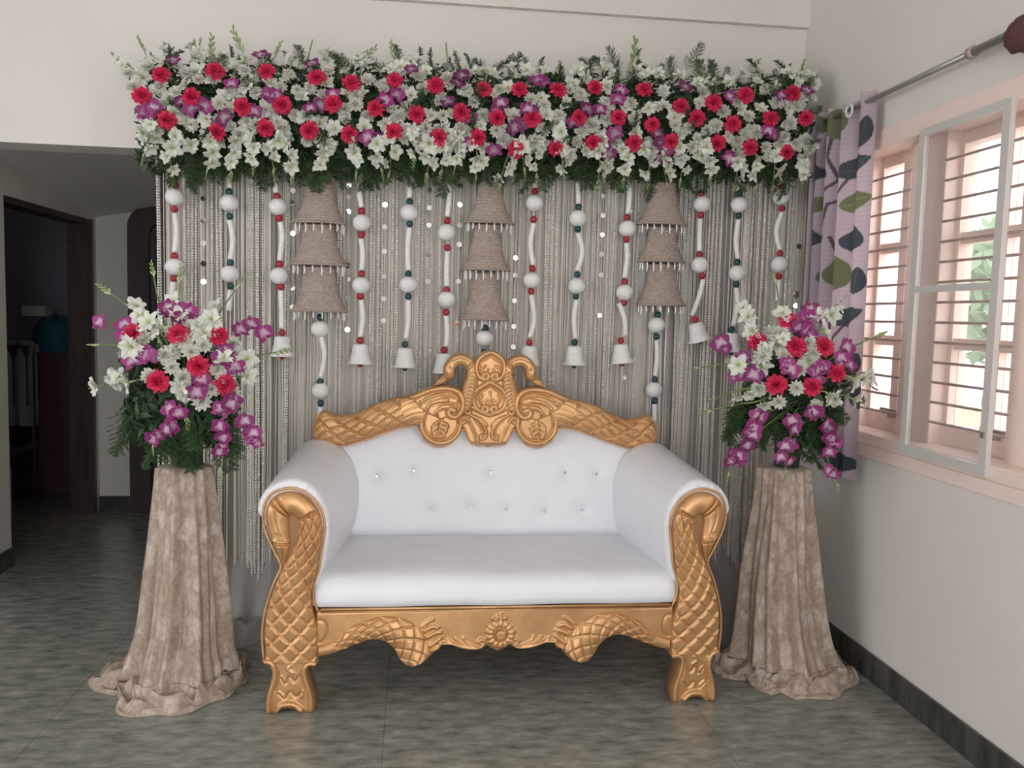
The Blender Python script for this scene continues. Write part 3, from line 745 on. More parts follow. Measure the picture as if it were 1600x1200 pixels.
# wing with feathers that roll into a volute
wingo = catmull(Fc([(639, 617), (645, 616), (656, 610), (670, 605.5), (688, 602), (704, 602.5), (717, 607), (725, 616), (728.5, 629), (727, 641), (721, 650), (712, 655), (703, 655), (697, 652), (690, 655), (683, 652), (676, 649), (668, 645), (661, 640), (654, 637), (650, 629), (646, 624), (640, 621)]), 4, True)
def wing(mir):
    st = []
    def a_(p, r, h): st.append((catmull(Fc(p), 5), r, h))
    a_([(641, 619), (655, 616), (672, 609), (690, 606), (706, 607), (718, 614), (723, 627), (721, 641), (713, 650), (704, 649), (700, 643), (704, 638), (710, 641)], .013, .015)
    a_([(646, 624), (660, 618), (678, 612), (695, 611.5), (708, 615), (715, 624), (714, 636)], .0032, -.008)
    a_([(654, 636), (664, 626), (680, 620), (696, 618), (710, 621)], .0032, -.008)
    a_([(667, 644), (672, 635), (684, 630), (699, 629), (712, 631)], .0032, -.008)
    a_([(682, 651), (685, 643), (692, 639), (700, 638)], .0032, -.008)
    a_([(658, 628), (672, 621), (690, 616)], .010, .006); a_([(668, 636), (680, 627), (698, 624)], .010, .006); a_([(682, 644), (690, 636), (706, 634)], .010, .006)
    for p in ([(659, 613), (664, 611)], [(667, 624), (671, 620)], [(676, 615), (680, 613)], [(684, 633), (688, 629)], [(694, 623), (698, 621)], [(672, 634), (676, 630)]): a_(p, .002, -.003)
    relief('wing', wingo, CY - .018, .05, st, G, crest, res=.0032, edge=.009, mirror=mir)
both(wing)
# swan neck and head
neckO = Fc([(737, 640), (743, 622), (747, 602), (747, 588), (745, 575), (742, 565.5), (735, 558.5), (726, 553.5), (715, 552.5), (705, 557), (698, 564.5), (693.5, 573), (692.5, 582), (691, 588.5), (685, 592.5), (678, 601)])
neckI = Fc([(716, 640), (719, 618), (722, 604), (726, 594), (728.5, 585), (728, 577), (725.5, 572), (720, 570.5), (715, 572), (711.5, 576.5), (711, 582), (709, 588), (705, 592), (699, 594), (692, 599), (679, 602.5)])
def neck_h(s, t, f, w):
    h = -.007 * np.exp(-((f - .485) / .008) ** 2) - .006 * np.exp(-((f - .455) / .006) ** 2) - .007 * np.exp(-((f - .86) / .010) ** 2)
    h = h - np.where((f > .5) & (f < .68), .004 * np.exp(-((t + .35) / .12) ** 2), 0)
    h = h - .008 * np.exp(-(((f - .745) / .008) ** 2 + ((t + .05) / .14) ** 2))
    h = h - np.where(f > .86, .005 * np.exp(-(t / .15) ** 2), 0)
    k = f * 26 + abs(t) * 1.5
    return h - np.where(f < .42, .0045 * np.exp(-(((k % 1) - .5) / .10) ** 2) + .005 * np.exp(-(t / .07) ** 2), 0)
both(lambda mir: band('swan', neckO, neckI, CY - .012, .05, G, crest, neck_h, 260, 26, mir, bulge=.026))
# centre shield with two ogee leaves and scrolls
shL = [(771, 547), (764, 548.5), (757, 553), (750, 560), (747, 568), (746, 580), (748, 592), (744, 606), (740, 618), (735, 630), (731, 640), (727, 648), (721, 653), (719, 660), (724, 664), (729, 667), (733, 675), (737, 686), (741, 691), (755, 693), (771, 694)]
Ls = catmull(Fc(shL), 4); CX = float(Fc([(771, 620)])[0][0]); dx = SX - CX
Ls[:, 0] += dx; Ls[0, 0] = Ls[-1, 0] = SX
out = np.vstack([Ls, np.stack([2 * SX - Ls[::-1, 0], Ls[::-1, 1]], 1)[1:-1]])
st = []
def a2(p, r, h, n=5):
    q_ = catmull(Fc(p), n); q_[:, 0] += dx
    st.append((q_, r, h)); st.append((np.stack([2 * SX - q_[:, 0], q_[:, 1]], 1), r, h))
a2([(771, 550.5), (763, 554), (754, 561), (750.5, 571), (751, 582), (756, 590), (764, 593), (769, 589), (767, 584), (762, 584), (761, 588)], .0105, .014)
a2([(771, 557), (765, 562), (758, 566), (755, 574), (758, 583)], .003, -.007)
a2([(764, 571), (758, 576), (760, 582)], .006, .006); a2([(768, 577), (766, 583)], .005, .006)
a2([(771, 597), (761, 602), (751, 609), (746, 620), (747, 632), (754, 641), (763, 644), (768, 640), (766, 635), (761, 635), (760, 639)], .0105, .014)
a2([(771, 603), (765, 608), (757, 613), (753, 622), (757, 632)], .003, -.007)
a2([(771, 618), (767, 624), (763, 628), (764, 632)], .006, .006); a2([(759, 617), (756, 624), (760, 630)], .005, .006); a2([(771, 612), (771, 630)], .005, .006)
a2([(771, 648), (760, 645), (750, 640), (742, 635), (735, 636), (732, 642), (736, 646), (740, 643)], .0085, .012)
a2([(741, 648), (751, 653), (760, 662), (765, 673), (764, 682), (758, 685), (756, 681), (759, 679)], .0075, .012)
a2([(748, 650), (758, 655), (766, 664)], .0065, .009); a2([(747, 656), (755, 665), (760, 675)], .003, -.006)
a2([(733, 658), (728, 660), (724, 657), (726, 652), (732, 651), (738, 656), (743, 666), (748, 678), (752, 690)], .0075, .013)
a2([(752, 688), (747, 672), (741, 660)], .003, -.007)
relief('centre_shield', out, CY - .004, .05, st, G, crest, res=.0032, edge=.010)
# gold edge piping where the crest meets the white back
ed = catmull(Fc([(493, 695), (505, 698), (520, 699), (545, 695), (575, 686), (605, 675), (630, 668), (650, 667), (657, 675), (664, 688), (676, 696), (690, 698), (704, 693), (716, 680), (722, 671), (729, 675), (735, 690), (742, 695), (771, 697)]), 4)
ed[-1][0] = SX
both(lambda mir: MB().tube([((x if mir is None else 2 * SX - x), CY - .002, z) for x, z in ed], .004, 6).build('edge_piping', G, crest, True))

# ================================================================== the backdrop
# pipe frame that carries cloth, strings and garland
fr = thing('backdrop_frame', (.35, 4.09, 0), 'slim dark pipe frame standing behind the string curtain', 'frame')
MB().tube([(-1.18, 4.09, .02), (-1.18, 4.09, 2.36)], .014, 8).build('upright', M['dark_wood'], fr, True)
MB().tube([(1.86, 4.09, .02), (1.86, 4.09, 2.40)], .014, 8).build('upright', M['dark_wood'], fr, True)
MB().tube([(-1.2, 4.09, 2.36), (1.88, 4.09, 2.40)], .014, 8).build('crossbar', M['dark_wood'], fr, True)
for x in (-1.18, 1.86): MB().box(x - .06, x + .05, 3.98, 4.14, 0, .02).build('base_plate', M['dark_wood'], fr)
BX0, BX1 = float(atY(247, 400, 4.0)[0]), float(atY(1268, 400, 4.0)[0])
nx, nz = 300, 30; P = np.zeros((nz, nx, 3))
for j in range(nx):
    f = j / (nx - 1); x = BX0 + .02 + (BX1 - BX0 - .03) * f
    for i in range(nz):
        g = i / (nz - 1); z = .012 + 2.36 * g
        P[i, j] = (x, 4.052 + .010 * math.sin(x * 55 + 1.3 * math.sin(x * 9)) + .006 * math.sin(x * 143), z)
mb = MB(); mb.grid(P); tag(mb.build('backdrop_cloth', M['back_cloth'], None, True), 'plain greige backing cloth hung behind the hanging strings', 'cloth')
# fine threads nobody could count
mb = MB(); xs = []
cl = [RNG.uniform(BX0, BX1) for _ in range(70)]
for k in range(560):
    x = RNG.uniform(BX0 + .01, BX1 - .01) if k % 3 == 0 else np.clip(cl[RNG.integers(70)] + RNG.normal(0, .02), BX0 + .01, BX1 - .01)
    r = RNG.uniform(.0012, .0032); y = RNG.uniform(4.0, 4.032); g = RNG.uniform(.72, 1.15)
    c = (.84 * g, .78 * g, .71 * g); sw = RNG.normal(0, .008); zb = RNG.uniform(.05, .3)
    pts = [(x, y, 2.36), (x + sw * .3, y, 1.6), (x + sw, y, .9), (x + sw * 1.6, y, zb)]
    mb.tube(pts, r, 4, c, caps=False)
tag(mb.build('thread_curtain', M['thread'], None), 'dense curtain of fine pale threads across the backdrop', 'string curtain', kind='stuff')
# pearl strands
def pearl_mesh(L, pitch=.0125, r=.0062, seed=0):
    mb = MB(); n = int(L / pitch); rg = random.Random(seed)
    for i in range(n):
        mb.ball((.004 * math.sin(i * .035 + seed), .0, -i * pitch), r * rg.uniform(.93, 1.05), 6, 4)
    mb.tube([(.004 * math.sin(i * .035 + seed), 0, -i * pitch) for i in range(0, n, 6)], .001, 3)
    return mb.mesh('pearl_strand', M['pearl'], True)
pm = [pearl_mesh(2.12, seed=s) for s in range(3)]
px_pearl = [245, 250, 288, 293, 299, 306, 330, 340, 345, 388, 393, 400, 404, 411, 450, 448, 528, 533, 580, 585, 592, 597, 615, 621, 655, 661, 668, 676, 690, 720, 808, 813, 855, 860, 866, 872, 922, 930, 937, 952, 961, 1000, 1065, 1072, 1078, 1110, 1116, 1123, 1130, 1172, 1178, 1187, 1196, 1204, 1236, 1242]
ordn = ['first', 'second', 'third', 'fourth', 'fifth', 'sixth', 'seventh', 'eighth', 'ninth', 'tenth', 'eleventh', 'twelfth']
marks = [(273, 'first ball string'), (358, 'second ball string'), (434, 'third ball string'), (500, 'left wicker stack'), (565, 'fourth ball string'), (639, 'fifth ball string'), (700, 'sixth ball string'), (762, 'middle wicker stack'),
         (835, 'seventh ball string'), (903, 'eighth ball string'), (980, 'ninth ball string'), (1036, 'right wicker stack'), (1097, 'tenth ball string'), (1155, 'eleventh ball string'), (1221, 'last ball string')]
px_pearl.sort()
def gap(px): return sum(1 for m, _ in marks if m < px)
for k, px in enumerate(px_pearl):
    p = atY(px, 300, 3.985 + .01 * (k % 2)); g_ = gap(px); same = [q for q in px_pearl if gap(q) == g_]; n_ = same.index(px)
    where = 'left of the first ball string' if g_ == 0 else 'right of the last ball string' if g_ == len(marks) else 'between %s and %s' % (marks[g_ - 1][1], marks[g_][1])
    num = 'the only pearl strand ' if len(same) == 1 else '%s pearl strand from the left ' % ordn[n_]
    o = link_child('pearl_strand', pm[k % 3], None, (p[0], p[1], 2.30), Quaternion((0, 0, 1), RNG.uniform(0, 6)))
    tag(o, num + where, 'bead strand', 'pearl strands of the backdrop')
# strands with little mirror discs
def mirror_strand(px, ys, dark=()):
    p = atY(px, 300, 3.965)
    t = thing('mirror_strand', (p[0], p[1], .62), None)
    zt = 2.30
    MB().tube([(p[0], p[1], zt), (p[0] + .002, p[1], 1.4), (p[0], p[1], .62)], .0035, 5).build('cord', M['cord'], t, True)
    for i, y in enumerate(ys):
        q = atY(px, y, 3.965)
        mb = MB(); n = 10; tx, tz = RNG.uniform(-.35, .35), RNG.uniform(-.35, .35); R_ = .0125
        for dy in (-.006, -.003):
            for k in range(n):
                a = 2 * PI * k / n; u, v = R_ * math.cos(a), R_ * math.sin(a)
                mb.v.append((p[0] + u, p[1] + dy + u * tx + v * tz, q[2] + v))
        mb.f = [tuple(range(n)), tuple(range(2 * n - 1, n - 1, -1))] + [(k, n + k, n + (k + 1) % n, (k + 1) % n) for k in range(n)]
        mb.build('mirror_disc', M['mirror'], t)
    return t
ms_ = [(458, [298, 318, 365, 450, 480], 'beside the first wicker bell stack'), (545, [290, 308, 331, 394, 415, 436, 465, 490, 515], 'right of the first wicker bell stack'), (602, [320, 355, 393, 432, 467, 501], 'between two ball strings with bells'),
       (671, [297, 325, 352, 398, 440], 'left of the string ending behind the crest'), (719, [291, 320, 352, 382, 440, 505], 'left of the middle wicker bell stack'), (808, [403, 430, 470, 510, 542], 'right of the middle wicker bell stack'),
       (943, [307, 337, 367, 397, 430, 493], 'between green and red beaded strings'), (318, [310, 345, 380, 412, 440], 'near the left ball string'), (1252, [385, 459, 462, 478], 'at the right end near the printed curtain'), (985, [330, 400, 560, 590], 'left of the right wicker bell stack')]
for px, ys, lab in ms_:
    tag(mirror_strand(px, ys), 'cord with small mirror discs ' + lab, 'mirror strand', 'mirror disc strands')

# ball and bell strings
SYs = 3.93
def sw(px, py): return atY(px, py, SYs)
bell_prof = [(0, .092), (.026, .092), (.033, .088), (.036, .078), (.0375, .062), (.039, .058), (.0385, .055), (.043, .036), (.0445, .032), (.044, .029), (.049, .012), (.054, .004), (.054, .0), (.048, .0), (.03, .03), (0, .04)]
BALL = MB().ball((0, 0, 0), .041, 24, 16, (1, 1, .94)).mesh('ball', M['white_foam'], True)
BEADS = {c: MB().ball((0, 0, 0), .0165, 14, 10).mesh('bead', M['bead_' + c], True) for c in ('red', 'green')}
BELL = MB().lathe(bell_prof, 28).mesh('bell', M['white_foam'], True)
CLAP = {c: MB().ball((0, 0, .001), .013, 10, 8).mesh('clapper', M['bead_' + c], True) for c in ('red', 'green')}
def ball_string(colour, balls, beads, tubes, bell, label, top, name='bell_string', parent=None):
    low = min([sw(*p)[2] for p in balls] + ([sw(bell[0], bell[1])[2] - .1] if bell else []))
    base = sw(balls[-1][0], balls[-1][1])
    t = thing(name, (base[0], base[1], low), label, 'string of balls', 'ball and bell strings of the backdrop') if parent is None else parent
    for b in balls: link_child('ball', BALL, t, sw(*b))
    for b in beads: link_child('bead', BEADS[colour], t, sw(*b))
    for tb in tubes:
        q_ = catmull([sw(*p) for p in tb], 6)
        MB().tube(q_, .0125, 10).build('tube', M['white_foam'], t, True)
    if bell:
        p = sw(bell[0], bell[1]); an = math.radians(bell[2]) if len(bell) > 2 else 0
        rot = Quaternion((0, 1, 0), an)
        off = rot @ Vector((0, 0, -.094))
        b = link_child('bell', BELL, t, Vector(p) + off, rot)
        c = link_child('clapper', CLAP[colour], t, Vector(p) + rot @ Vector((0, 0, -.098)))
    pts = sorted([sw(*p) for p in balls + beads] + ([sw(bell[0], bell[1])] if bell else []) , key=lambda p: -p[2])
    q_ = [np.array([pts[0][0], pts[0][1], top])] + pts
    MB().tube(q_, .003, 5).build('cord', M['cord'], t, True)
    return t
ST = [
 ('red', [(273, 308), (273, 417)], [(274, 290), (273, 327), (273, 400), (272, 435)], [[(275, 262), (273, 274), (274, 284)], [(273, 333), (276, 362), (273, 394)], [(271, 441), (269, 458), (268, 480)]], None, 'ball string with red beads nearest the backdrop left edge'),
 ('green', [(358, 317), (359, 428)], [(358, 300), (359, 338), (360, 411), (360, 447)], [[(358, 270), (358, 294)], [(359, 344), (364, 375), (360, 405)], [(360, 453), (358, 485)]], None, 'dark green beaded ball string above the left bouquet'),
 ('red', [(434, 323), (436, 431)], [(433, 307), (436, 341), (437, 413), (439, 448)], [[(430, 280), (431, 301)], [(438, 347), (441, 372), (437, 407)], [(439, 454), (440, 485), (440, 513)]], (441, 525), 'red beaded ball string with bell beside the left bouquet'),
 ('red', [(565, 348), (564, 446)], [(565, 330), (565, 367), (565, 428), (563, 463)], [[(565, 272), (561, 295), (565, 324)], [(564, 373), (567, 398), (565, 422)], [(564, 469), (567, 497), (563, 526)]], (563, 537), 'red beaded bell string right of the first wicker stack'),
 ('green', [(639, 332), (638, 445)], [(640, 315), (640, 350), (638, 428), (638, 463)], [[(641, 272), (640, 309)], [(640, 356), (637, 388), (638, 422)], [(638, 469), (638, 500), (634, 529)]], (633, 543), 'dark green beaded bell string with blue-green beads left of the crest'),
 ('red', [(698, 363), (698, 468)], [(699, 345), (699, 387), (698, 453), (697, 488)], [[(700, 278), (702, 305), (699, 338)], [(699, 393), (698, 420), (698, 447)], [(697, 494), (699, 518), (697, 541)]], (694, 552), 'red beaded bell string ending behind the left gold swan'),
 ('red', [(835, 317), (831, 438)], [(836, 299), (834, 343), (832, 420), (830, 455)], [[(836, 270), (836, 293)], [(834, 349), (829, 380), (833, 414)], [(830, 461), (835, 498), (828, 527)]], (827, 540), 'red beaded bell string ending behind the right gold swan'),
 ('green', [(903, 341), (901, 447)], [(904, 324), (903, 358), (902, 429), (900, 463)], [[(903, 285), (904, 318)], [(903, 364), (910, 393), (902, 423)], [(901, 469), (897, 497), (899, 528)]], (898, 540), 'dark green beaded bell string right of the crest'),
 ('red', [(980, 357), (976, 457)], [(980, 340), (979, 374), (976, 440), (975, 473)], [[(979, 280), (984, 302), (981, 334)], [(979, 380), (980, 405), (976, 434)], [(967, 474), (976, 498), (977, 524)]], (970, 537, -6), 'red beaded bell string left of the third wicker stack'),
 ('red', [(1097, 319), (1093, 414)], [(1095, 302), (1095, 336), (1093, 398), (1097, 431)], [[(1095, 280), (1095, 296)], [(1094, 342), (1093, 368), (1093, 392)], [(1099, 437), (1092, 465), (1081, 493)]], (1086, 504, -17), 'red beaded string whose bell hangs tilted'),
 ('green', [(1155, 320), (1152, 427)], [(1154, 303), (1154, 337), (1152, 410), (1150, 444)], [[(1154, 280), (1154, 297)], [(1154, 343), (1150, 375), (1153, 404)], [(1151, 450), (1152, 475), (1146, 509)]], (1143, 520), 'dark green beaded bell string above the right bouquet'),
 ('red', [(1221, 308), (1218, 413)], [(1222, 292), (1222, 326), (1219, 396), (1217, 432)], [[(1229, 262), (1224, 286)], [(1222, 332), (1213, 362), (1219, 390)], [(1217, 438), (1215, 470)]], None, 'red beaded ball string nearest the printed curtain'),
]
for c, balls, beads, tubes, bell, lab in ST:
    bd = list(beads)
    if bell: bd.append((bell[0] - .0, bell[1] - 5))
    ball_string(c, balls, bd, tubes, bell, lab, 2.30)
# stacks of three wicker bells
def wicker(cx, cones, tail, label):
    top = sw(cx, cones[0][0]); bot = sw(cx, cones[-1][1])
    t = thing('wicker_bell_stack', (bot[0], bot[1], bot[2] - .45), label, 'wicker bells', 'wicker bell stacks of the backdrop')
    for (y0, y1, xc, r0, r1) in cones:
        a, b = sw(xc, y0), sw(xc, y1); k = 3.95 / 1300.; h = a[2] - b[2]; n = 17
        mb = MB(); prof = []
        for i in range(n * 4 + 1):
            f = i / (n * 4); w = r0 + (r1 - r0) * (.15 * f + .85 * f ** 2.2)
            w += .05 * (r1 - r0) * (1 - f) * 0; prof.append((w * k + .0022 * math.sin(f * n * 2 * PI), -h * f))
        prof += [(r1 * k - .006, -h), (r1 * k - .02, -h + .02)]
        mb.lathe(prof, 32); mb.v = [(a[0] + x, a[1] + y * .55, a[2] + z) for x, y, z in mb.v]
        o = mb.build('wicker_bell', M['wicker'], t, True)
        th = np.linspace(0, 2 * PI, 41)
        MB().tube([(a[0] + r1 * k * math.cos(q), a[1] + .55 * r1 * k * math.sin(q), b[2] + .004) for q in th], .006, 6, caps=False).build('rim', M['wicker'], o, True)
        fg = MB()
        for i in range(18):
            q = 2 * PI * i / 18; x, y = a[0] + (r1 * k - .012) * math.cos(q), a[1] + .55 * (r1 * k - .012) * math.sin(q); l = .028 + .02 * RNG.random()
            fg.tube([(x, y, b[2] + .004), (x + .003, y, b[2] - l * .6), (x, y, b[2] - l)], [.002, .0045, .0025], 5)
        tag(fg.build('shell_fringe', M['pearl'], o), kind='stuff')
    ball_string('green', tail[0], tail[1], tail[2], None, None, top[2], parent=t)
wicker(500, [(283, 350, 499, 20, 40), (352, 415, 498, 24, 42), (418, 487, 499, 24, 42)], ([(500, 514), (501, 611)], [(500, 496), (500, 597), (501, 630)], [[(502, 526), (507, 555), (501, 590)], [(500, 470), (500, 490)], [(501, 636), (501, 660)]]), 'stack of three brown wicker bells at the left of the backdrop')
wicker(762, [(284, 350, 766, 18, 38), (352, 423, 761, 20, 37), (428, 500, 759, 20, 37)], ([(757, 529)], [(758, 513), (757, 550)], [[(759, 490), (758, 507)], [(757, 556), (757, 640)]]), 'middle stack of three brown wicker bells above the sofa crest')
wicker(1036, [(286, 352, 1037, 20, 40), (356, 410, 1035, 22, 38), (414, 478, 1035, 22, 40)], ([(1026, 508), (1022, 609)], [(1028, 492), (1026, 526), (1023, 593), (1023, 626)], [[(1031, 440), (1030, 484)], [(1026, 532), (1027, 558), (1024, 587)], [(1023, 632), (1022, 670)]]), 'stack of three brown wicker bells at the right of the backdrop')

# tulle drapes at both ends, trailing over the floor
def tulle_panel(name, x0, x1, xt0, xt1, ytrail, label, seed):
    rg = np.random.default_rng(seed); n, m = 90, 70; P = np.zeros((m, n, 3))
    ph = rg.uniform(0, 6, 4)
    for j in range(n):
        f = j / (n - 1)
        for i in range(m):
            g = i / (m - 1)
            if g < .75:
                z = 2.30 - (2.30 - .05) * (g / .75); k = g / .75
                x = x0 + (x1 - x0) * f; xe = xt0 + (xt1 - xt0) * f; kk = max(0, (k - .86) / .14) ** 1.4
                y = 4.036 - .22 * kk
                x = x + (xe - x) * kk
                y += (.004 + .03 * kk) * math.sin(f * 26 + ph[0] + 1.2 * math.sin(k * 3 + ph[1])) ; z += .03 * kk * math.sin(f * 9)
            else:
                k = (g - .75) / .25; x = xt0 + (xt1 - xt0) * f + .05 * k * math.sin(f * 7 + ph[2])
                y = 3.815 - (ytrail + .05 * math.sin(f * 11 + ph[3])) * k
                z = .05 * (1 - k) ** 2 + .012 + .045 * abs(math.sin(f * 15 + 3 * k + ph[1])) * (1 - .75 * k) * (.5 + .5 * math.sin(k * 3.1))
                y += .02 * math.sin(f * 26 + ph[0] + 2) * (1 - k)
            P[i, j] = (x, y, max(z, .006))
    mb = MB(); mb.grid(P); o = mb.build(name, M['tulle'], None, True)
    return tag(o, label, 'tulle drape')
tulle_panel('tulle_drape', -1.0, -.52, -1.02, -.50, .12, 'sheer grey tulle drape trailing on the floor left of the sofa', 3)
tulle_panel('tulle_drape', 1.16, 1.62, 1.20, 1.72, .22, 'sheer grey tulle drape trailing on the floor right of the sofa', 5)

# ------------------------------------------------------------------ lace-draped pedestals
def pedestal(label, cx, cy, top, edges, foot, seed):
    """edges: (z, left x, right x); foot: outline of the puddle on the floor as (x, y)"""
    rg = np.random.default_rng(seed)
    t = thing('draped_pedestal', (cx, cy, 0), label, 'pedestal', 'lace draped flower pedestals')
    MB().lathe([(.0, .0), (.12, .0), (.12, .03), (.05, .05), (.04, top - .08), (.06, top - .05), (.06, top - .03), (0, top - .03)], 20, (cx, cy, 0)).build('stand', M['white_foam'], t, True)
    na, nz = 260, 90; P = []
    ph = rg.uniform(0, 6, 6); E_ = sorted(edges); ez = [e[0] for e in E_]
    ft = np.array(foot); fa = np.arctan2(ft[:, 1] - cy, ft[:, 0] - cx); frr = np.hypot(ft[:, 0] - cx, ft[:, 1] - cy); o_ = np.argsort(fa)
    fa, frr = fa[o_], frr[o_]; fa = np.r_[fa - 2 * PI, fa, fa + 2 * PI]; frr = np.tile(frr, 3)
    def folds(a, z):
        k = 1 - z / top
        return (math.sin(a * 7 + ph[0] + .6 * math.sin(z * 5)) + .7 * math.sin(a * 12 + ph[1] + z * 1.5) + .45 * math.sin(a * 21 + ph[2])) * (.006 + .015 * min(1, k * 1.3))
    P.append([(cx + .0 * math.cos(2 * PI * q / na), cy, top) for q in range(na)])
    P.append([(cx + .06 * math.cos(2 * PI * q / na), cy + .06 * math.sin(2 * PI * q / na), top) for q in range(na)])
    for i in range(nz):
        z = top - .004 - (top - .07) * i / (nz - 1); ring = []
        l, r = np.interp(z, ez, [e[1] for e in E_]), np.interp(z, ez, [e[2] for e in E_]); c, w = (l + r) / 2, (r - l) / 2
        for q in range(na):
            a = 2 * PI * q / na; rr = w * (1 + .0) + folds(a, z)
            ring.append((c + rr * math.cos(a), cy + rr * .92 * math.sin(a), z))
        P.append(ring)
    l, r = np.interp(.07, ez, [e[1] for e in E_]), np.interp(.07, ez, [e[2] for e in E_]); c, w = (l + r) / 2, (r - l) / 2
    m = 26
    for i in range(1, m + 1):
        k = i / m; ring = []
        for q in range(na):
            a = 2 * PI * q / na; aw = (a + PI) % (2 * PI) - PI
            R_ = np.interp(aw, fa, frr) * (1 + .05 * math.sin(a * 8 + ph[3])); rr0 = w + folds(a, .07)
            x0, y0 = c + rr0 * math.cos(a), cy + rr0 * .92 * math.sin(a)
            x1, y1 = cx + R_ * math.cos(a), cy + R_ * math.sin(a)
            bump = (.022 + .026 * math.sin(a * 5 + 5 * k + ph[4]) * math.sin(a * 3 - 4 * k) + .018 * math.sin(a * 11 - 8 * k + ph[5]) + .010 * math.sin(a * 17 + 13 * k)) * math.sin(PI * min(1, k * 1.02)) ** .8 + .010 * abs(math.sin(7 * a + ph[2])) * (k > .85)
            sw_ = .03 * math.sin(a * 7 + 6 * k + ph[0]) * math.sin(PI * k)
            z = max(.07 * (1 - k) ** 2.2 + bump + .006, .004)
            ring.append((x0 + (x1 - x0) * k - sw_ * math.sin(a), y0 + (y1 - y0) * k + sw_ * math.cos(a), z))
        P.append(ring)
    P.append([(p[0], p[1], .002) for p in P[-1]])
    mb = MB(); mb.grid(np.array(P)[::-1], closed=True); mb.build('lace_cover', M['lace'], t, True)
    return t
def fz(pts): return [tuple(atZ(x, y, .01)[:2]) for x, y in pts]
LPX, LPY = -.868, 3.34
ed = lambda L_, Y: [(float(atY(l, y, Y)[2]), float(atY(l, y, Y)[0]), float(atY(r, y, Y)[0])) for (y, l, r) in L_]
pedestal('lace draped pedestal left of the sofa under the left bouquet', LPX, LPY, .885, ed([(730, 246, 331), (790, 242, 338), (850, 238, 343), (900, 233, 347), (950, 228, 351), (985, 222, 353), (1010, 213, 356), (1030, 205, 362), (1060, 195, 366)], LPY),
         fz([(137, 1064), (160, 1042), (200, 1028), (240, 1010), (300, 1000), (350, 1003), (378, 1022), (386, 1048), (370, 1075), (340, 1092), (300, 1108), (250, 1116), (215, 1119), (185, 1108), (182, 1085), (160, 1078)]), 2)
RPX, RPY = 1.57, 3.33
pedestal('lace draped pedestal right of the sofa by the window wall', RPX, RPY, .895, ed([(730, 1186, 1262), (790, 1180, 1265), (850, 1170, 1269), (900, 1163, 1272), (950, 1159, 1276), (985, 1156, 1282), (1010, 1152, 1290), (1030, 1148, 1298), (1060, 1144, 1304)], RPY),
         fz([(1108, 1040), (1130, 1028), (1170, 1010), (1220, 1000), (1270, 1005), (1310, 1030), (1336, 1064), (1318, 1082), (1280, 1090), (1245, 1092), (1222, 1078), (1205, 1082), (1180, 1076), (1168, 1060), (1130, 1056), (1112, 1048)]), 9)

# ------------------------------------------------------------------ things in the dim bedroom
cab = thing('cabinet', (-3.1, 6.95, 0), 'dark reddish wooden cabinet in the dim room beyond the doorway', 'cabinet')
MB().box(-3.6, -2.5, 6.72, 7.2, .05, 1.10).build('body', M['red_wood'], cab)
MB().box(-3.63, -2.47, 6.69, 7.22, 1.10, 1.13).build('top', M['red_wood'], cab)
MB().box(-3.58, -2.52, 6.75, 7.18, 0, .05).build('plinth', M['dark_wood'], cab)
for k in range(3):
    x0 = -3.58 + k * .357; d_ = bevel(MB().box(x0, x0 + .345, 6.70, 6.72, .09, 1.06).build('door', M['red_wood'], cab), .004)
    MB().ball((x0 + .31, 6.69, .62), .012, 8, 6).build('knob', M['steel'], d_, True)
def rounded_heap(name, c, sx, sy, sz, m, label, cat, seed, parent=None):
    rg = np.random.default_rng(seed); ph = rg.uniform(0, 6, 4); n, k = 36, 18; P = []
    for i in range(k + 1):
        f = i / k * PI / 2; ring = []
        for j in range(n):
            a = 2 * PI * j / n; e = 1 + .12 * math.sin(3 * a + ph[0]) + .07 * math.sin(7 * a + ph[1] + 3 * f)
            ring.append((c[0] + sx * math.cos(f) ** .5 * math.cos(a) * e, c[1] + sy * math.cos(f) ** .5 * math.sin(a) * e, c[2] + sz * math.sin(f) * (1 + .1 * math.sin(5 * a + ph[2]))))
        P.append(ring)
    mb = MB(); mb.grid(P, closed=True); return tag(mb.build(name, m, None, True), label, cat)
rounded_heap('folded_cloth', (-2.82, 6.95, 1.131), .17, .13, .26, M['teal'], 'teal blue cloth bundle on the dim cabinet', 'cloth', 4)
bevel(tag(MB().box(-3.03, -2.86, 6.85, 7.0, 1.39, 1.47).build('paper_box', M['paper']), 'pale carton lying on the teal cloth bundle', 'box'), .004).location.z = 1.405
tag(bevel(MB().box(-2.97, -2.88, 6.73, 6.79, 1.131, 1.19).build('small_carton', M['paper']), .004), 'small white carton at the front of the dim cabinet', 'box')
tag(bevel(MB().box(-2.63, -2.56, 6.75, 6.9, 1.131, 1.24).build('paper_bag', M['card']), .004), 'brown box standing on the dim cabinet', 'box')
tag(MB().lathe([(0, 0), (.028, 0), (.036, .07), (.033, .07), (.026, .008), (0, .008)], 16, (-2.515, 6.73, 1.131)).build('cup', M['paper'], None, True), 'small white cup on the cabinet edge near the door frame', 'cup')
ch = thing('chair', (-2.98, 6.25, 0), 'chair covered by a hanging grey cloth in the dim room', 'chair')
for dx in (-.19, .19):
    for dy in (-.2, .2): MB().tube([(-2.98 + dx, 6.25 + dy, 0), (-2.98 + dx, 6.25 + dy, .45 if dy < 0 else 1.2)], .018, 8).build('leg', M['dark_wood'], ch, True)
bevel(MB().box(-3.2, -2.76, 6.03, 6.47, .44, .49).build('seat', M['dark_wood'], ch), .01)
cl_ = np.zeros((40, 40, 3))
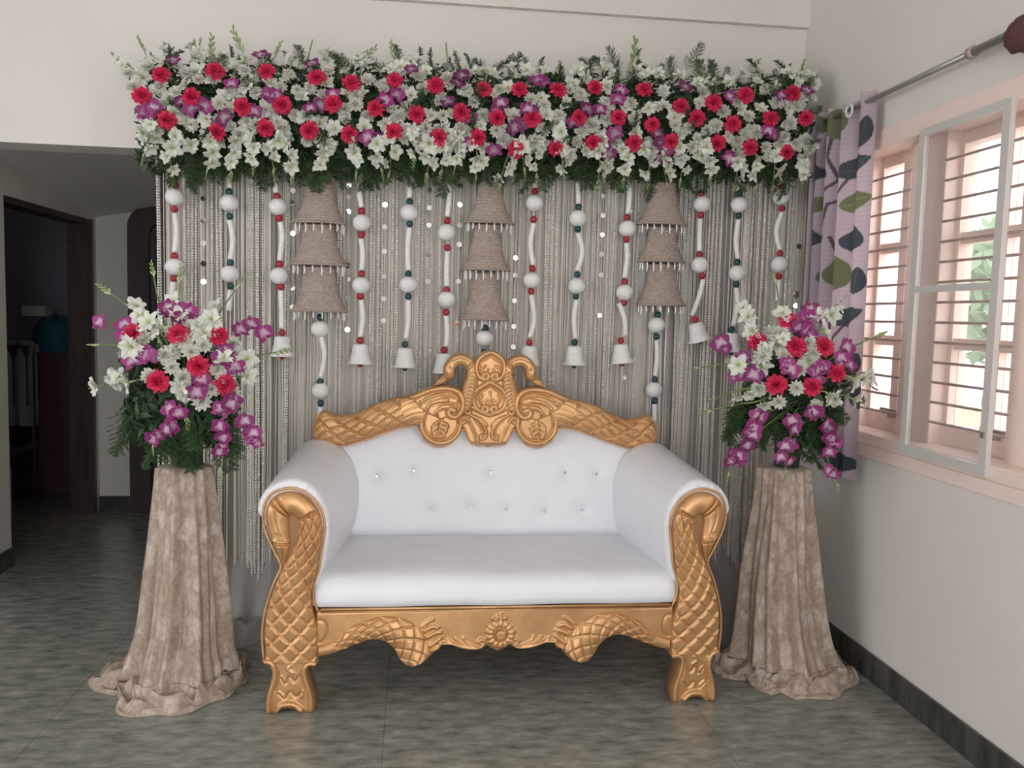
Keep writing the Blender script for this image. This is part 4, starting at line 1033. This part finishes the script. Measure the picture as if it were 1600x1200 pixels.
for i in range(40):
    for j in range(40):
        g = i / 39; f = j / 39; s = (g - .5) * 1.5
        cl_[i, j] = (-3.2 + .44 * f, 6.44 + (.04 if s > 0 else -.04) * min(1, abs(s) * 6) + .012 * math.sin(f * 30), 1.245 - abs(s) * .85)
MB().grid(cl_).build('cloth_cover', M['grey_cloth'], ch, True)
bevel(MB().box(-3.17, -2.79, 6.41, 6.45, .75, 1.2).build('backrest', M['dark_wood'], ch), .006)
tag(bevel(MB().box(-3.0, -2.70, 5.62, 5.92, 0.0, .40).build('cardboard_box', M['card']), .006), 'dull cardboard box on the floor of the dim room', 'box')

# ================================================================== flowers
def rotz_to(n, roll=0.0):
    n = Vector(n).normalized(); q = n.to_track_quat('Z', 'Y'); return q @ Quaternion((0, 0, 1), roll)
def petal(mb, L, W, az, el, curl, ruff, cfun, rows=3, cols=4, jag=0.0, r0=.05, shape=.7, seed=0, twist=0.0):
    rg = random.Random(seed); vs = []; cs = []; ca, sa, ce, se = math.cos(az), math.sin(az), math.cos(el), math.sin(el)
    for i in range(rows + 1):
        f = i / rows; w = W * math.sin(PI * (.10 + .74 * f)) ** shape
        for j in range(cols + 1):
            g = 2 * j / cols - 1
            x = r0 + L * f * (1 - .16 * g * g * f) + (jag * L * (1 if j % 2 else -1) if i == rows else 0)
            y = w * g; z = curl * L * f * f + ruff * L * f * math.sin(g * 5 + seed) + twist * g * f
            X, Z = x * ce - z * se, x * se + z * ce
            vs.append((X * ca - y * sa, X * sa + y * ca, Z)); cs.append(cfun(f, g))
    fs = []
    for i in range(rows):
        for j in range(cols):
            a = i * (cols + 1) + j; fs.append((a, a + 1, a + cols + 2, a + cols + 1))
    mb.add(vs, fs, cs)
def lerp(a, b, t): return tuple(x + (y - x) * min(1, max(0, t)) for x, y in zip(a, b))
def calyx(mb, L=.5, r=.22):
    mb.lathe([(.03, -L), (r * .8, -L * .6), (r, -L * .1), (r * .9, .02)], 6, (0, 0, 0), (.13, .22, .07))
def carnation(seed, c_in, c_out, n_scale=1.0):
    rg = random.Random(seed); mb = MB()
    for n, el, L in ((8, 2, 1.0), (9, 18, 1.0), (9, 36, .93), (8, 54, .82), (7, 70, .68), (4, 84, .55)):
        for k in range(n):
            g = rg.uniform(.85, 1.1); c1, c2 = tuple(v * g for v in c_in), tuple(v * g for v in c_out)
            petal(mb, L * rg.uniform(.92, 1.05), .34 * n_scale, 2 * PI * (k + rg.uniform(-.2, .2)) / n + el, math.radians(el + rg.uniform(-6, 6)), -.18 if el < 40 else .05, .09, lambda f, q: lerp(c1, c2, f), 3, 6, .07, .04, .8, rg.randint(0, 99))
    calyx(mb); return mb.mesh('carnation', M['petal'], False)
def mum(seed):
    rg = random.Random(seed); mb = MB(); a = (.62, .62, .40); b = (.80, .79, .72)
    for n, el, L in ((11, 0, 1.0), (11, 16, .98), (10, 34, .9), (9, 52, .8), (7, 70, .65), (4, 84, .5)):
        for k in range(n):
            petal(mb, L * rg.uniform(.9, 1.08), .21, 2 * PI * (k + rg.uniform(-.2, .2)) / n + el, math.radians(el + rg.uniform(-6, 6)), .12, .05, lambda f, q: lerp(a, b, f * 1.6), 3, 3, .0, .04, .8, rg.randint(0, 99))
    calyx(mb); return mb.mesh('chrysanthemum', M['petal'], False)
def glad_floret(seed):
    rg = random.Random(seed); mb = MB(); a = (.50, .56, .22); b = (.76, .77, .70)
    for k in range(6):
        petal(mb, rg.uniform(.85, 1.15), .44, 2 * PI * k / 6 + rg.uniform(-.1, .1), math.radians((58 if k % 2 else 46) + rg.uniform(-10, 10)), -.42, .13, lambda f, q: lerp(a, b, f * 2.0), 5, 6, .035, .07, .75, rg.randint(0, 99))
    for k in range(3):
        petal(mb, .5, .05, 2 * PI * k / 3, math.radians(75), 0, 0, lambda f, q: (.7, .66, .35), 2, 1)
    mb.lathe([(.05, -.7), (.10, -.3), (.12, .1)], 6, (0, 0, 0), (.45, .52, .28)); return mb.mesh('floret', M['petal'], True)
def orchid(seed, dark=1.0, white=.62):
    rg = random.Random(seed); mb = MB(); w = (.78 * white / .62, .60 * white / .62, .70 * white / .62); p = (.34 * dark, .030 * dark, .20 * dark); d = (.20, .012, .12)
    cf = lambda f, q: lerp(w, p, (f - .10) * 2.6)
    for az in (90, 215, 325): petal(mb, .95, .30, math.radians(az + rg.uniform(-6, 6)), math.radians(12), -.1, .03, cf, 4, 4, 0, .06, .8, seed)
    for az in (22, 158): petal(mb, 1.0, .50, math.radians(az + rg.uniform(-6, 6)), math.radians(22), -.12, .04, cf, 4, 4, 0, .06, .7, seed + 3)
    petal(mb, .62, .26, math.radians(270), math.radians(48), -.3, .12, lambda f, q: lerp(w, d, f * 2.0 - .25), 4, 4, 0, .05, .6, seed + 5)
    mb.ball((0, -.02, .16), .10, 6, 4, (1, 1, 1.2), (.75, .66, .72)); return mb.mesh('orchid', M['petal'], True)
def fern(seed, L=1.0):
    rg = random.Random(seed); mb = MB(); n = 26
    pts = [(0, 0, 0)]; bend = rg.uniform(.15, .4)
    for i in range(1, 9): f = i / 8; pts.append((bend * f * f * L, .03 * math.sin(f * 4 + seed), L * f * (1 - .12 * f)))
    mb.tube(pts, [.008 * (1 - .7 * i / 8) for i in range(9)], 4, (.10, .14, .05))
    for i in range(n):
        f = .12 + .86 * i / n; q = np.array([bend * f * f * L, .03 * math.sin(f * 4 + seed), L * f * (1 - .12 * f)])
        for sd in (-1, 1):
            bl = .30 * L * (1 - f) ** .6 * rg.uniform(.7, 1.1) + .06; th = rg.uniform(-.7, .7)
            d = np.array([.25, sd * math.cos(th), .55 + .2 * rg.random()]); d[0] += math.sin(th); d /= np.linalg.norm(d)
            for k in range(9):
                g = (k + 1) / 9; c = q + d * bl * g
                for s2 in (-1, 1, 0):
                    e = d * .6 + np.array([rg.uniform(-.8, .8), s2 * sd * .9 + rg.uniform(-.4, .4), rg.uniform(-.2, .9)]); e /= np.linalg.norm(e)
                    w_ = np.cross(e, d); w_ /= (np.linalg.norm(w_) + 1e-9); ln = .05 * L * (1 - .35 * g) + .015; gg = rg.uniform(.7, 1.3)
                    mb.add([c - w_ * .006 * L, c + w_ * .006 * L, c + e * ln], [(0, 1, 2)], (.062 * gg, .125 * gg, .045 * gg))
    return mb.mesh('fern_sprig', M['leafy'], False)
def bud_spike(seed, L=1.0, n=7):
    """green gladiolus tip: a stem with alternating buds, along +Z"""
    rg = random.Random(seed); mb = MB(); pts = [(.04 * math.sin(i * .5 + seed) * i / 8, 0, L * i / 8) for i in range(9)]
    mb.tube(pts, [.022 * (1 - .5 * i / 8) for i in range(9)], 5, (.22, .33, .12))
    for k in range(n):
        f = .25 + .72 * k / (n - 1); z = L * f; sd = 1 if k % 2 else -1; s = .12 * (1 - .55 * f) + .02
        vs, fs = [], []; m2 = MB(); m2.ball((0, 0, 0), s, 6, 5, (.42, .42, 1.25))
        an = sd * .45; ca, sa = math.cos(an), math.sin(an); tipc = (.30, .40, .15) if f > .45 else (.55, .60, .35)
        for (x, y, zz) in m2.v: zz += s * 1.0; vs.append((x * ca + zz * sa + sd * .01, y, -x * sa + zz * ca + z))
        mb.add(vs, m2.f, tipc)
    return mb.mesh('gladiolus_tip', M['leafy'], True)
CARN = [carnation(s, (.52, .010, .05), (.80, .040, .135)) for s in range(3)]
WCAR = [carnation(s + 5, (.60, .62, .45), (.76, .755, .70), .9) for s in range(3)]
MUM = [mum(s) for s in range(3)]
GLAD = [glad_floret(s) for s in range(3)]
ORCH = [orchid(s, d_) for s, d_ in ((1, 1.0), (2, .7), (3, .85))]
ORCHD = [orchid(s, d_, .35) for s, d_ in ((4, .75), (5, .5), (6, .9))]
FERN = [fern(s) for s in range(4)]
TIP = [bud_spike(s) for s in range(3)]
rr = random.Random(21)
def J(a): return rr.uniform(-a, a)
def leaf_cloud(mb, pos_fn, count, size, cols):
    for k in range(count):
        p, nrm = pos_fn(); p = np.array(p); n = np.array(nrm) + RNG.normal(0, .5, 3); n /= np.linalg.norm(n)
        u = RNG.normal(size=3); u -= u.dot(n) * n; u /= np.linalg.norm(u); v = np.cross(n, u); s_ = size * RNG.uniform(.6, 1.3); g = RNG.uniform(.7, 1.3); c = cols[RNG.integers(len(cols))]
        mb.add([p - u * s_, p + v * s_ * .33 + n * s_ * .12, p + u * s_, p - v * s_ * .33 + n * s_ * .12], [(0, 1, 2), (0, 2, 3)], tuple(x * g for x in c))
GREENS = [(.035, .075, .03), (.05, .10, .035), (.03, .06, .035), (.07, .12, .05)]

# ------------------------------------------------------------------ the long garland
GA, GB = np.array([-1.16, 3.97, 2.335]), np.array([1.80, 3.97, 2.43])
gar = thing('flower_garland', (.32, 3.97, 2.10), 'long garland of red carnations, white gladioli and purple orchids atop the backdrop', 'garland')
def gaxis(x):
    f = (x - GA[0]) / (GB[0] - GA[0]); return GA[2] + (GB[2] - GA[2]) * f
RY, RZ_ = .20, .25
def gpos(px, py, extra=0.0):
    Y = 3.82
    for _ in range(4):
        p = atY(px, py, Y); h = (p[2] - gaxis(p[0])) / (RZ_ + .06); Y = 3.97 - RY * math.sqrt(max(0.02, 1 - h * h)) - extra
    p = atY(px, py, Y); n = np.array([J(.25), -1.0, .9 * (p[2] - gaxis(p[0])) / RZ_ + .12 + J(.2)])
    p[0] = min(p[0], 1.83)
    return p, n
# foliage body: moss core and leaves
mb = MB(); core = []
for i in range(61):
    f = i / 60; x = GA[0] - .03 + (GB[0] - GA[0] + .05) * f; e = min(1, min(f, 1 - f) * 14 + .25); ring = []
    for k in range(24):
        a = 2 * PI * k / 24; w = e * (1 + .10 * math.sin(5 * a + i * .9) + .06 * math.sin(i * 2.1 + 3 * a))
        ring.append((x, 3.98 - .115 * w * math.sin(a) if math.sin(a) > 0 else 3.98 - .05 * math.sin(a) * w, gaxis(x) + .165 * w * math.cos(a)))
    core.append(ring)
mb.grid(core, (.035, .06, .03), closed=True); mb.build('moss_core', M['leafy'], gar)
def gfn():
    x = RNG.uniform(GA[0] - .05, GB[0] + .04); a = RNG.uniform(-.25, PI + .25); r = RNG.uniform(.75, 1.12)
    return (x, 3.97 - .155 * r * math.sin(a), gaxis(x) + .22 * r * math.cos(a)), (0, -math.sin(a), math.cos(a))
mb = MB(); leaf_cloud(mb, gfn, 5200, .030, GREENS); tag(mb.build('leaves', M['leafy'], gar), kind='stuff')
def put(name, meshes, parent, p, n, s, roll=None):
    m_ = meshes[rr.randrange(len(meshes))]
    return link_child(name, m_, parent, p, rotz_to(n, rr.uniform(0, 6.28) if roll is None else roll), s)
g_carn = [(252,118),(337,112),(417,112),(495,122),(549,130),(222,150),(300,152),(379,167),(441,164),(520,163),(261,188),(339,206),(415,200),(484,204),(546,210),(617,126),(681,134),(756,140),(812,140),(872,141),(587,170),(651,179),(721,176),(777,184),(832,185),(615,206),(686,215),(746,215),(806,234),(869,231),(905,184),(930,137),(1007,140),(1064,166),(1115,161),(1165,149),(1239,146),(966,184),(1019,195),(1089,185),(1145,194),(1204,186),(1259,185),(927,222),(990,224),(1048,221),(1121,224),(1172,230),(1229,238)]
for (x, y) in g_carn:
    p, n = gpos(x, y, .058); put('carnation', CARN, gar, p, n, .0385 + J(.003))
g_mum = [(291,115),(382,112),(452,117),(250,137),(255,162),(360,145),(377,147),(400,145),(342,162),(416,171),(439,136),(465,142),(485,140),(300,196),(374,210),(442,200),(342,187),(320,182),(460,180),(430,187),(539,171),(555,164),(200,115),(512,112),(575,126),(655,120),(661,140),(630,141),(699,122),(726,140),(830,156),(906,149),(539,185),(574,182),(556,150),(635,167),(622,182),(692,181),(755,181),(802,181),(870,195),(873,180),(922,196),(577,207),(710,215),(787,220),(834,220),(776,205),(902,222),(690,152),(780,140),(1035,145),(1099,145),(1151,160),(1197,140),(1267,154),(985,162),(1027,167),(927,196),(947,187),(991,190),(1055,196),(1120,197),(1104,204),(1170,182),(1182,207),(1164,210),(962,224),(1012,222),(1082,230),(1151,222),(1196,230),(1235,192),(1257,220),(1152,245),(232,105),(208,135),(245,205),(275,145),(310,125),(395,125),(505,150),(600,140),(740,160),(850,165),(890,140),(945,160),(1075,200),(1130,175),(1215,160),(1245,165),(1225,215),(665,200),(720,200),(850,205),(480,220),(400,195)]
for (x, y) in g_mum:
    p, n = gpos(x, y, .02 + J(.015)); put(*(('white_carnation', WCAR) if rr.random() < .62 else ('chrysanthemum', MUM)), gar, p, n, .032 + J(.005))
g_orch = [(270,95),(285,160),(320,167),(227,177),(432,152),(485,170),(487,100),(362,132),(397,175),(352,185),(520,148),(407,87),(602,157),(722,120),(782,162),(840,127),(735,185),(812,195),(825,172),(732,225),(772,235),(592,220),(897,192),(700,160),(642,110),(917,172),(970,142),(965,157),(937,172),(1032,222),(952,240),(1035,245),(960,210),(1070,137),(1140,152),(1207,212),(1025,210),(1137,247),(1220,150),(1260,142),(240,170),(300,170),(620,150),(775,175),(805,200),(945,230),(1040,232),(1200,205),(420,150),(500,165),(575,215),(715,130),(850,130)]
for (x, y) in g_orch:
    p, n = gpos(x, y, .05 + J(.012)); put('orchid', ORCHD if rr.random() < .6 else ORCH, gar, p, n, .038 + J(.005), J(.9))
# hanging gladiolus spikes along the lower edge
def glad_spike(parent, pts, florets, tip_len, s=.040, tip=True, name='gladiolus'):
    """pts: stem points in space from base to tip; florets: 0..1 positions along the stem"""
    Q = catmull(pts, 6); mb = MB(); mb.tube(Q, [.0045 * (1 - .4 * i / len(Q)) for i in range(len(Q))], 5, (.2, .3, .1))
    o = mb.build(name, M['leafy'], parent, True); d = np.linalg.norm(np.diff(Q, axis=0), axis=1); cum = np.r_[0, np.cumsum(d)] / d.sum()
    tang = Q[-1] - Q[-4]; tang /= np.linalg.norm(tang)
    for k, f in enumerate(florets):
        q = np.array([np.interp(f, cum, Q[:, c]) for c in range(3)]); n = np.array([J(.95), -1.0 + J(.35), J(.6)]) + tang * .55
        nn = n / np.linalg.norm(n); put('floret', GLAD, o, q + nn * s * .5, n, s * (1.1 - .45 * f) * (1 + J(.18)))
    if tip: put('bud_tip', TIP, o, Q[-1] - tang * tip_len * .25, tang, tip_len)
    return o
hang = [(272,212,270,272),(330,215,326,262),(364,210,362,268),(397,200,398,255),(432,215,428,262),(455,218,456,275),(505,215,504,272),(558,212,557,268),(612,208,609,268),(646,200,648,245),(670,220,668,270),(700,215,690,265),(742,225,744,272),(837,210,838,272),(795,240,782,288),(887,225,880,268),(932,228,934,282),(977,228,973,278),(1007,225,1012,278),(1065,225,1062,278),(1105,225,1108,275),(1150,235,1146,290),(1180,235,1180,288),(1212,240,1206,290),(1255,235,1253,280),(240,195,228,240),(880,205,878,250),(945,215,943,270),(1030,240,1040,285),(590,225,596,262),(718,205,712,255),(815,215,818,262)]
for i, (x0, y0, x1, y1) in enumerate(hang):
    a, _ = gpos(x0, y0, .03); b, _ = gpos(x1, y1, .02); b[1] = min(b[1], 3.86) - .015
    glad_spike(gar, [a + np.array([0, .02, .03]), a, (a + b) / 2 + np.array([J(.01), -.012, 0]), b], [.25, .52, .76] if i % 3 else [.2, .42, .62, .82], .075, .039)
# white gladiolus florets among the flowers and standing at the top
top_g = [(200,112,190,88),(300,105,298,70),(308,92,312,68),(385,110,378,92),(450,112,462,88),(503,104,510,82),(563,108,560,84),(655,118,648,95),(700,130,697,98),(722,122,715,100),(800,128,802,104),(908,128,905,105),(1010,128,1015,108),(1100,138,1095,116),(1180,140,1175,118),(1240,138,1245,116),(1268,138,1275,116),(265,112,262,78),(345,112,352,85),(612,118,606,96),(760,128,755,110),(960,130,962,112),(1140,140,1135,122)]
for (x0, y0, x1, y1) in top_g:
    a, _ = gpos(x0, y0, .0); b = atY(x1, y1, 3.88); b[0] = min(b[0], 1.84)
    glad_spike(gar, [a + np.array([0, .03, -.04]), a, b], [.45, .8], .05, .036, tip=rr.random() < .4)
# loose white florets that fill the gaps between the other flowers
taken = np.array(g_carn + g_orch, float); fill = []
for k in range(900):
    x, y = rr.uniform(212, 1268), rr.uniform(98, 232); y += 24 * (x - 212) / 1056 - 6
    if np.min(np.hypot(taken[:, 0] - x, taken[:, 1] - y)) > 15 and (not fill or min(math.hypot(x - a, y - b) for a, b in fill) > 21):
        fill.append((x, y)); p, n = gpos(x, y, .012 + J(.012)); put('gladiolus_floret', GLAD, gar, p, n + np.array([J(.5), 0, J(.5)]), .034 * (1 + J(.2)))
# upright green tips
for (x0, y0, x1, y1, L_) in [(205,105,180,87,.09),(380,85,366,52,.11),(988,115,992,70,.15),(1100,125,1090,97,.10),(1105,130,1108,100,.08),(1180,125,1185,100,.09),(700,100,698,80,.08),(560,95,577,82,.09),(425,95,432,80,.08),(330,90,331,62,.09),(615,95,614,88,.07),(228,85,222,72,.07),(1270,125,1285,112,.08),(480,95,485,75,.08),(865,118,870,108,.06)]:
    a, b = atY(x0, y0, 3.90), atY(x1, y1, 3.90); a[0] = min(a[0], 1.80); b[0] = min(b[0], 1.81); put('gladiolus_tip', TIP, gar, a - .3 * (b - a), b - a, L_ * 1.3)
# asparagus fern, up along the top and down along the bottom
for k in range(64):
    f = (k + rr.random()) / 64; x = 215 + 1060 * f; y = 112 - 18 * math.sin(f * 2) + 26 * f + J(8) - 6 * (1 - f)
    p = atY(x, y + 20, 3.93); p[0] = min(p[0], 1.78); put('fern_sprig', FERN, gar, p, (J(.8) if f < .92 else -.4 + J(.3), -.25 + J(.3), 1.0), .125 * (1 + J(.35)))
for k in range(110):
    f = (k + rr.random()) / 110; x = 245 + 1015 * f; y = 232 + 14 * f + J(10)
    p = atY(x, y, 3.885 + J(.03)); p[0] = min(p[0], 1.80); put('fern_sprig', FERN, gar, p, (J(.35), -.18 + J(.2), -1.0), .165 * (1 + J(.25)))
for k in range(40):
    x, y = rr.uniform(215, 1265), rr.uniform(110, 225); p, n = gpos(x, y, -.02); p[0] = min(p[0], 1.78); put('fern_sprig', FERN, gar, p, n + np.array([J(.8), 0, J(.8)]), .12 * (1 + J(.25)))

# ------------------------------------------------------------------ two bouquets on the pedestals
def bouquet(label, c, base, carn, mums, glads, orch, sprays, hangers, xmax=None, seed=0):
    """c: centre of the flower dome; everything else is measured around it"""
    b = thing('flower_bouquet', base, label, 'bouquet', 'bouquets on the lace pedestals')
    c = np.array(c); R_ = .20
    def pos(px, py, ex=0.0):
        Y = c[1] - .12
        for _ in range(4):
            p = atY(px, py, Y); r2 = ((p[0] - c[0]) / .30) ** 2 + ((p[2] - c[2]) / .30) ** 2; Y = c[1] - R_ * math.sqrt(max(0, 1 - r2)) - ex
        p = atY(px, py, Y)
        if xmax: p[0] = min(p[0], xmax)
        n = (p - c) + np.array([0, -.16, .03]); return p, n / np.linalg.norm(n)
    mb = MB(); mb.ball(c + np.array([0, 0, -.06]), .115, 18, 12, (1, 1, 1.15), (.03, .05, .025))
    mb.tube([c + np.array([0, 0, -.1]), np.array(base) + np.array([0, 0, .0])], [.07, .05], 12, (.03, .05, .025)); mb.build('floral_foam', M['leafy'], b)
    def bf():
        d = RNG.normal(size=3); d /= np.linalg.norm(d); r = RNG.uniform(.6, 1.1); return c + d * np.array([.19, .17, .20]) * r + np.array([0, 0, -.07]), d
    mb = MB(); leaf_cloud(mb, bf, 1300, .032, GREENS); tag(mb.build('leaves', M['leafy'], b), kind='stuff')
    for (x, y) in carn:
        p, n = pos(x, y, .03); put('carnation', CARN, b, p, n, .040 + J(.003))
    for (x, y) in mums:
        p, n = pos(x, y, .02); put(*(('white_carnation', WCAR) if rr.random() < .5 else ('chrysanthemum', MUM)), b, p, n, .034 + J(.004))
    for (pts, fl, tl) in glads:
        Q = [c + np.array([0, .0, -.02])] + [pos(x, y, .01)[0] for x, y in pts]
        glad_spike(b, Q, fl, tl, .046)
    for pts in sprays:
        Q = catmull([pos(x, y, .03)[0] for x, y in pts], 5); mb = MB(); mb.tube([c] + list(Q), .0025, 5, (.22, .26, .10)); o = mb.build('orchid_spray', M['leafy'], b, True)
        for (x, y) in pts:
            p, n = pos(x, y, .035); put('orchid', ORCH, o, p, n + np.array([J(.3), -.5, J(.3)]), .040 + J(.004), J(.6))
            if len(pts) < 3:
                p2, n2 = pos(x + J(9) + 6, y + J(6) + 8, .02); put('orchid', ORCH, o, p2, n2 + np.array([J(.3), -.3, J(.3)]), .033, J(.8))
    for pts in hangers:
        Y0 = c[1] - .23; Q = catmull([c + np.array([0, -.1, -.08])] + [atY(x, y, Y0) for x, y in pts], 5); mb = MB(); mb.tube(Q, .0022, 5, (.24, .28, .12)); o = mb.build('orchid_spray', M['leafy'], b, True)
        for k, (x, y) in enumerate(pts[:-1]):
            for e in range(2):
                p = atY(x + J(7), y + J(6), Y0 - .01 * e); put('orchid', ORCH, o, p, (J(.7), -1, J(.4) - .1), .036 * (1 - .05 * k), J(.7))
        p = atY(*pts[-1], Y0); put('bud_tip', TIP, o, np.array(p) + np.array([0, 0, .03]), (J(.2), 0, -1), .055)
    return b, c, pos
lc = atY(287, 592, 3.30)
bl, lc, lpos = bouquet('bouquet of orchids, carnations and gladioli on the left pedestal', lc, (LPX, LPY, .886),
    [(209,522),(279,523),(341,525),(247,596),(310,573),(350,601)],
    [(287,533),(269,574),(287,590),(298,550),(290,613),(330,607),(233,587),(340,577),(315,627),(361,615),(318,540),(364,539),(259,556),(225,530),(300,510)],
    [([(258,530),(232,503),(174,459)], [.55,.66,.76], .11), ([(322,520),(340,492),(366,455)], [.5,.66,.8], .10), ([(240,590),(205,596),(150,604)], [.5,.62,.75,.88], .07), ([(232,545),(202,541),(155,539)], [.55,.72], .10), ([(350,570),(376,561),(429,551)], [.55,.72], .10),
     ([(282,500),(279,470),(281,442)], [.55,.75], .09), ([(350,590),(376,589),(396,588)], [.6,.85], .05), ([(262,520),(250,480),(240,432)], [.5], .09), ([(290,530),(302,505),(330,498)], [.55,.8], .06), ([(255,545),(245,515)], [.6,.9], .05), ([(290,600),(290,625),(292,650)], [.6], .08)],
    [(280,490)], [[(279,488),(287,497)], [(196,525),(194,508),(157,505)], [(222,553),(208,564),(233,556)], [(352,550),(347,562),(366,573)], [(375,516),(392,508),(412,522)], [(307,613),(315,592)], [(265,482),(292,488)]],
    [[(273,642),(262,669),(242,681),(238,700)], [(345,640),(347,661),(348,680),(349,703),(345,738)], [(366,630),(385,655),(395,675),(398,689),(410,695)]])
rc2 = atY(1240, 588, 3.27)
brq, rc2, rpos = bouquet('bouquet of orchids, carnations and gladioli on the right pedestal', rc2, (RPX, RPY, .896),
    [(1232,502),(1183,533),(1244,542),(1287,542),(1307,583),(1213,601),(1269,604)],
    [(1263,535),(1215,540),(1271,552),(1264,566),(1186,607),(1244,606),(1217,628),(1274,635),(1192,557),(1225,555),(1250,575),(1205,520)],
    [([(1185,520),(1170,492),(1158,480)], [.5,.66,.82,.95], .05), ([(1222,510),(1220,488),(1213,446)], [.5,.66], .09), ([(1275,525),(1286,498),(1314,470)], [.48,.6,.72,.82], .07), ([(1170,572),(1135,569),(1095,574)], [.5,.65,.78], .07), ([(1180,605),(1147,611),(1118,622)], [.5,.64,.8], .06),
     ([(1190,625),(1150,632),(1112,641)], [.5], .08), ([(1300,590),(1336,589),(1372,606)], [.48,.6,.72], .07), ([(1280,610),(1318,618),(1345,628)], [.5,.62,.76,.9], .06), ([(1300,560),(1336,540),(1378,526)], [], .12), ([(1205,550),(1188,553),(1170,551)], [.5,.7,.9], .04), ([(1230,545),(1216,530)], [.6,.95], .04)],
    [], [[(1260,495),(1266,485),(1272,498)], [(1161,560),(1132,543),(1127,537)], [(1161,583),(1178,586),(1152,588)], [(1229,569),(1235,578)], [(1283,574),(1275,580)], [(1314,560),(1322,543)], [(1262,520),(1250,515)]],
    [[(1187,650),(1181,662),(1172,676),(1168,690)], [(1165,690),(1149,716),(1142,716),(1140,745)], [(1237,655),(1237,668),(1234,693),(1226,716),(1228,740)], [(1276,645),(1290,662),(1292,679),(1300,690),(1290,706),(1300,736),(1307,762)]], xmax=1.90)
# fern around and under both bouquets
for b, c, pos, x0 in ((bl, lc, lpos, 285), (brq, rc2, rpos, 1240)):
    for k in range(24):
        a = 2 * PI * k / 24 + J(.1); d = np.array([math.cos(a), -.3 + J(.4), math.sin(a) - .1]); p = c + d * np.array([.10, .08, .10]) + np.array([0, 0, -.03])
        put('fern_sprig', FERN, b, p, d, .14 * (1 + J(.2)))
    for k in range(22):
        px = x0 - 42 + 100 * rr.random(); p = atY(px, 632 + J(14), c[1] - .06 + J(.06)); put('fern_sprig', FERN, b, p, (J(.3) + (px - x0) * .003, -.12 + J(.2), -1.0), .215 * (1 + J(.25)))
    for k in range(9):
        px = x0 - 70 + J(16); p = atY(px, 612 + J(14), c[1] + .03); put('fern_sprig', FERN, b, p, (J(.25) - .1, J(.2), -1.0), .22 * (1 + J(.15)))
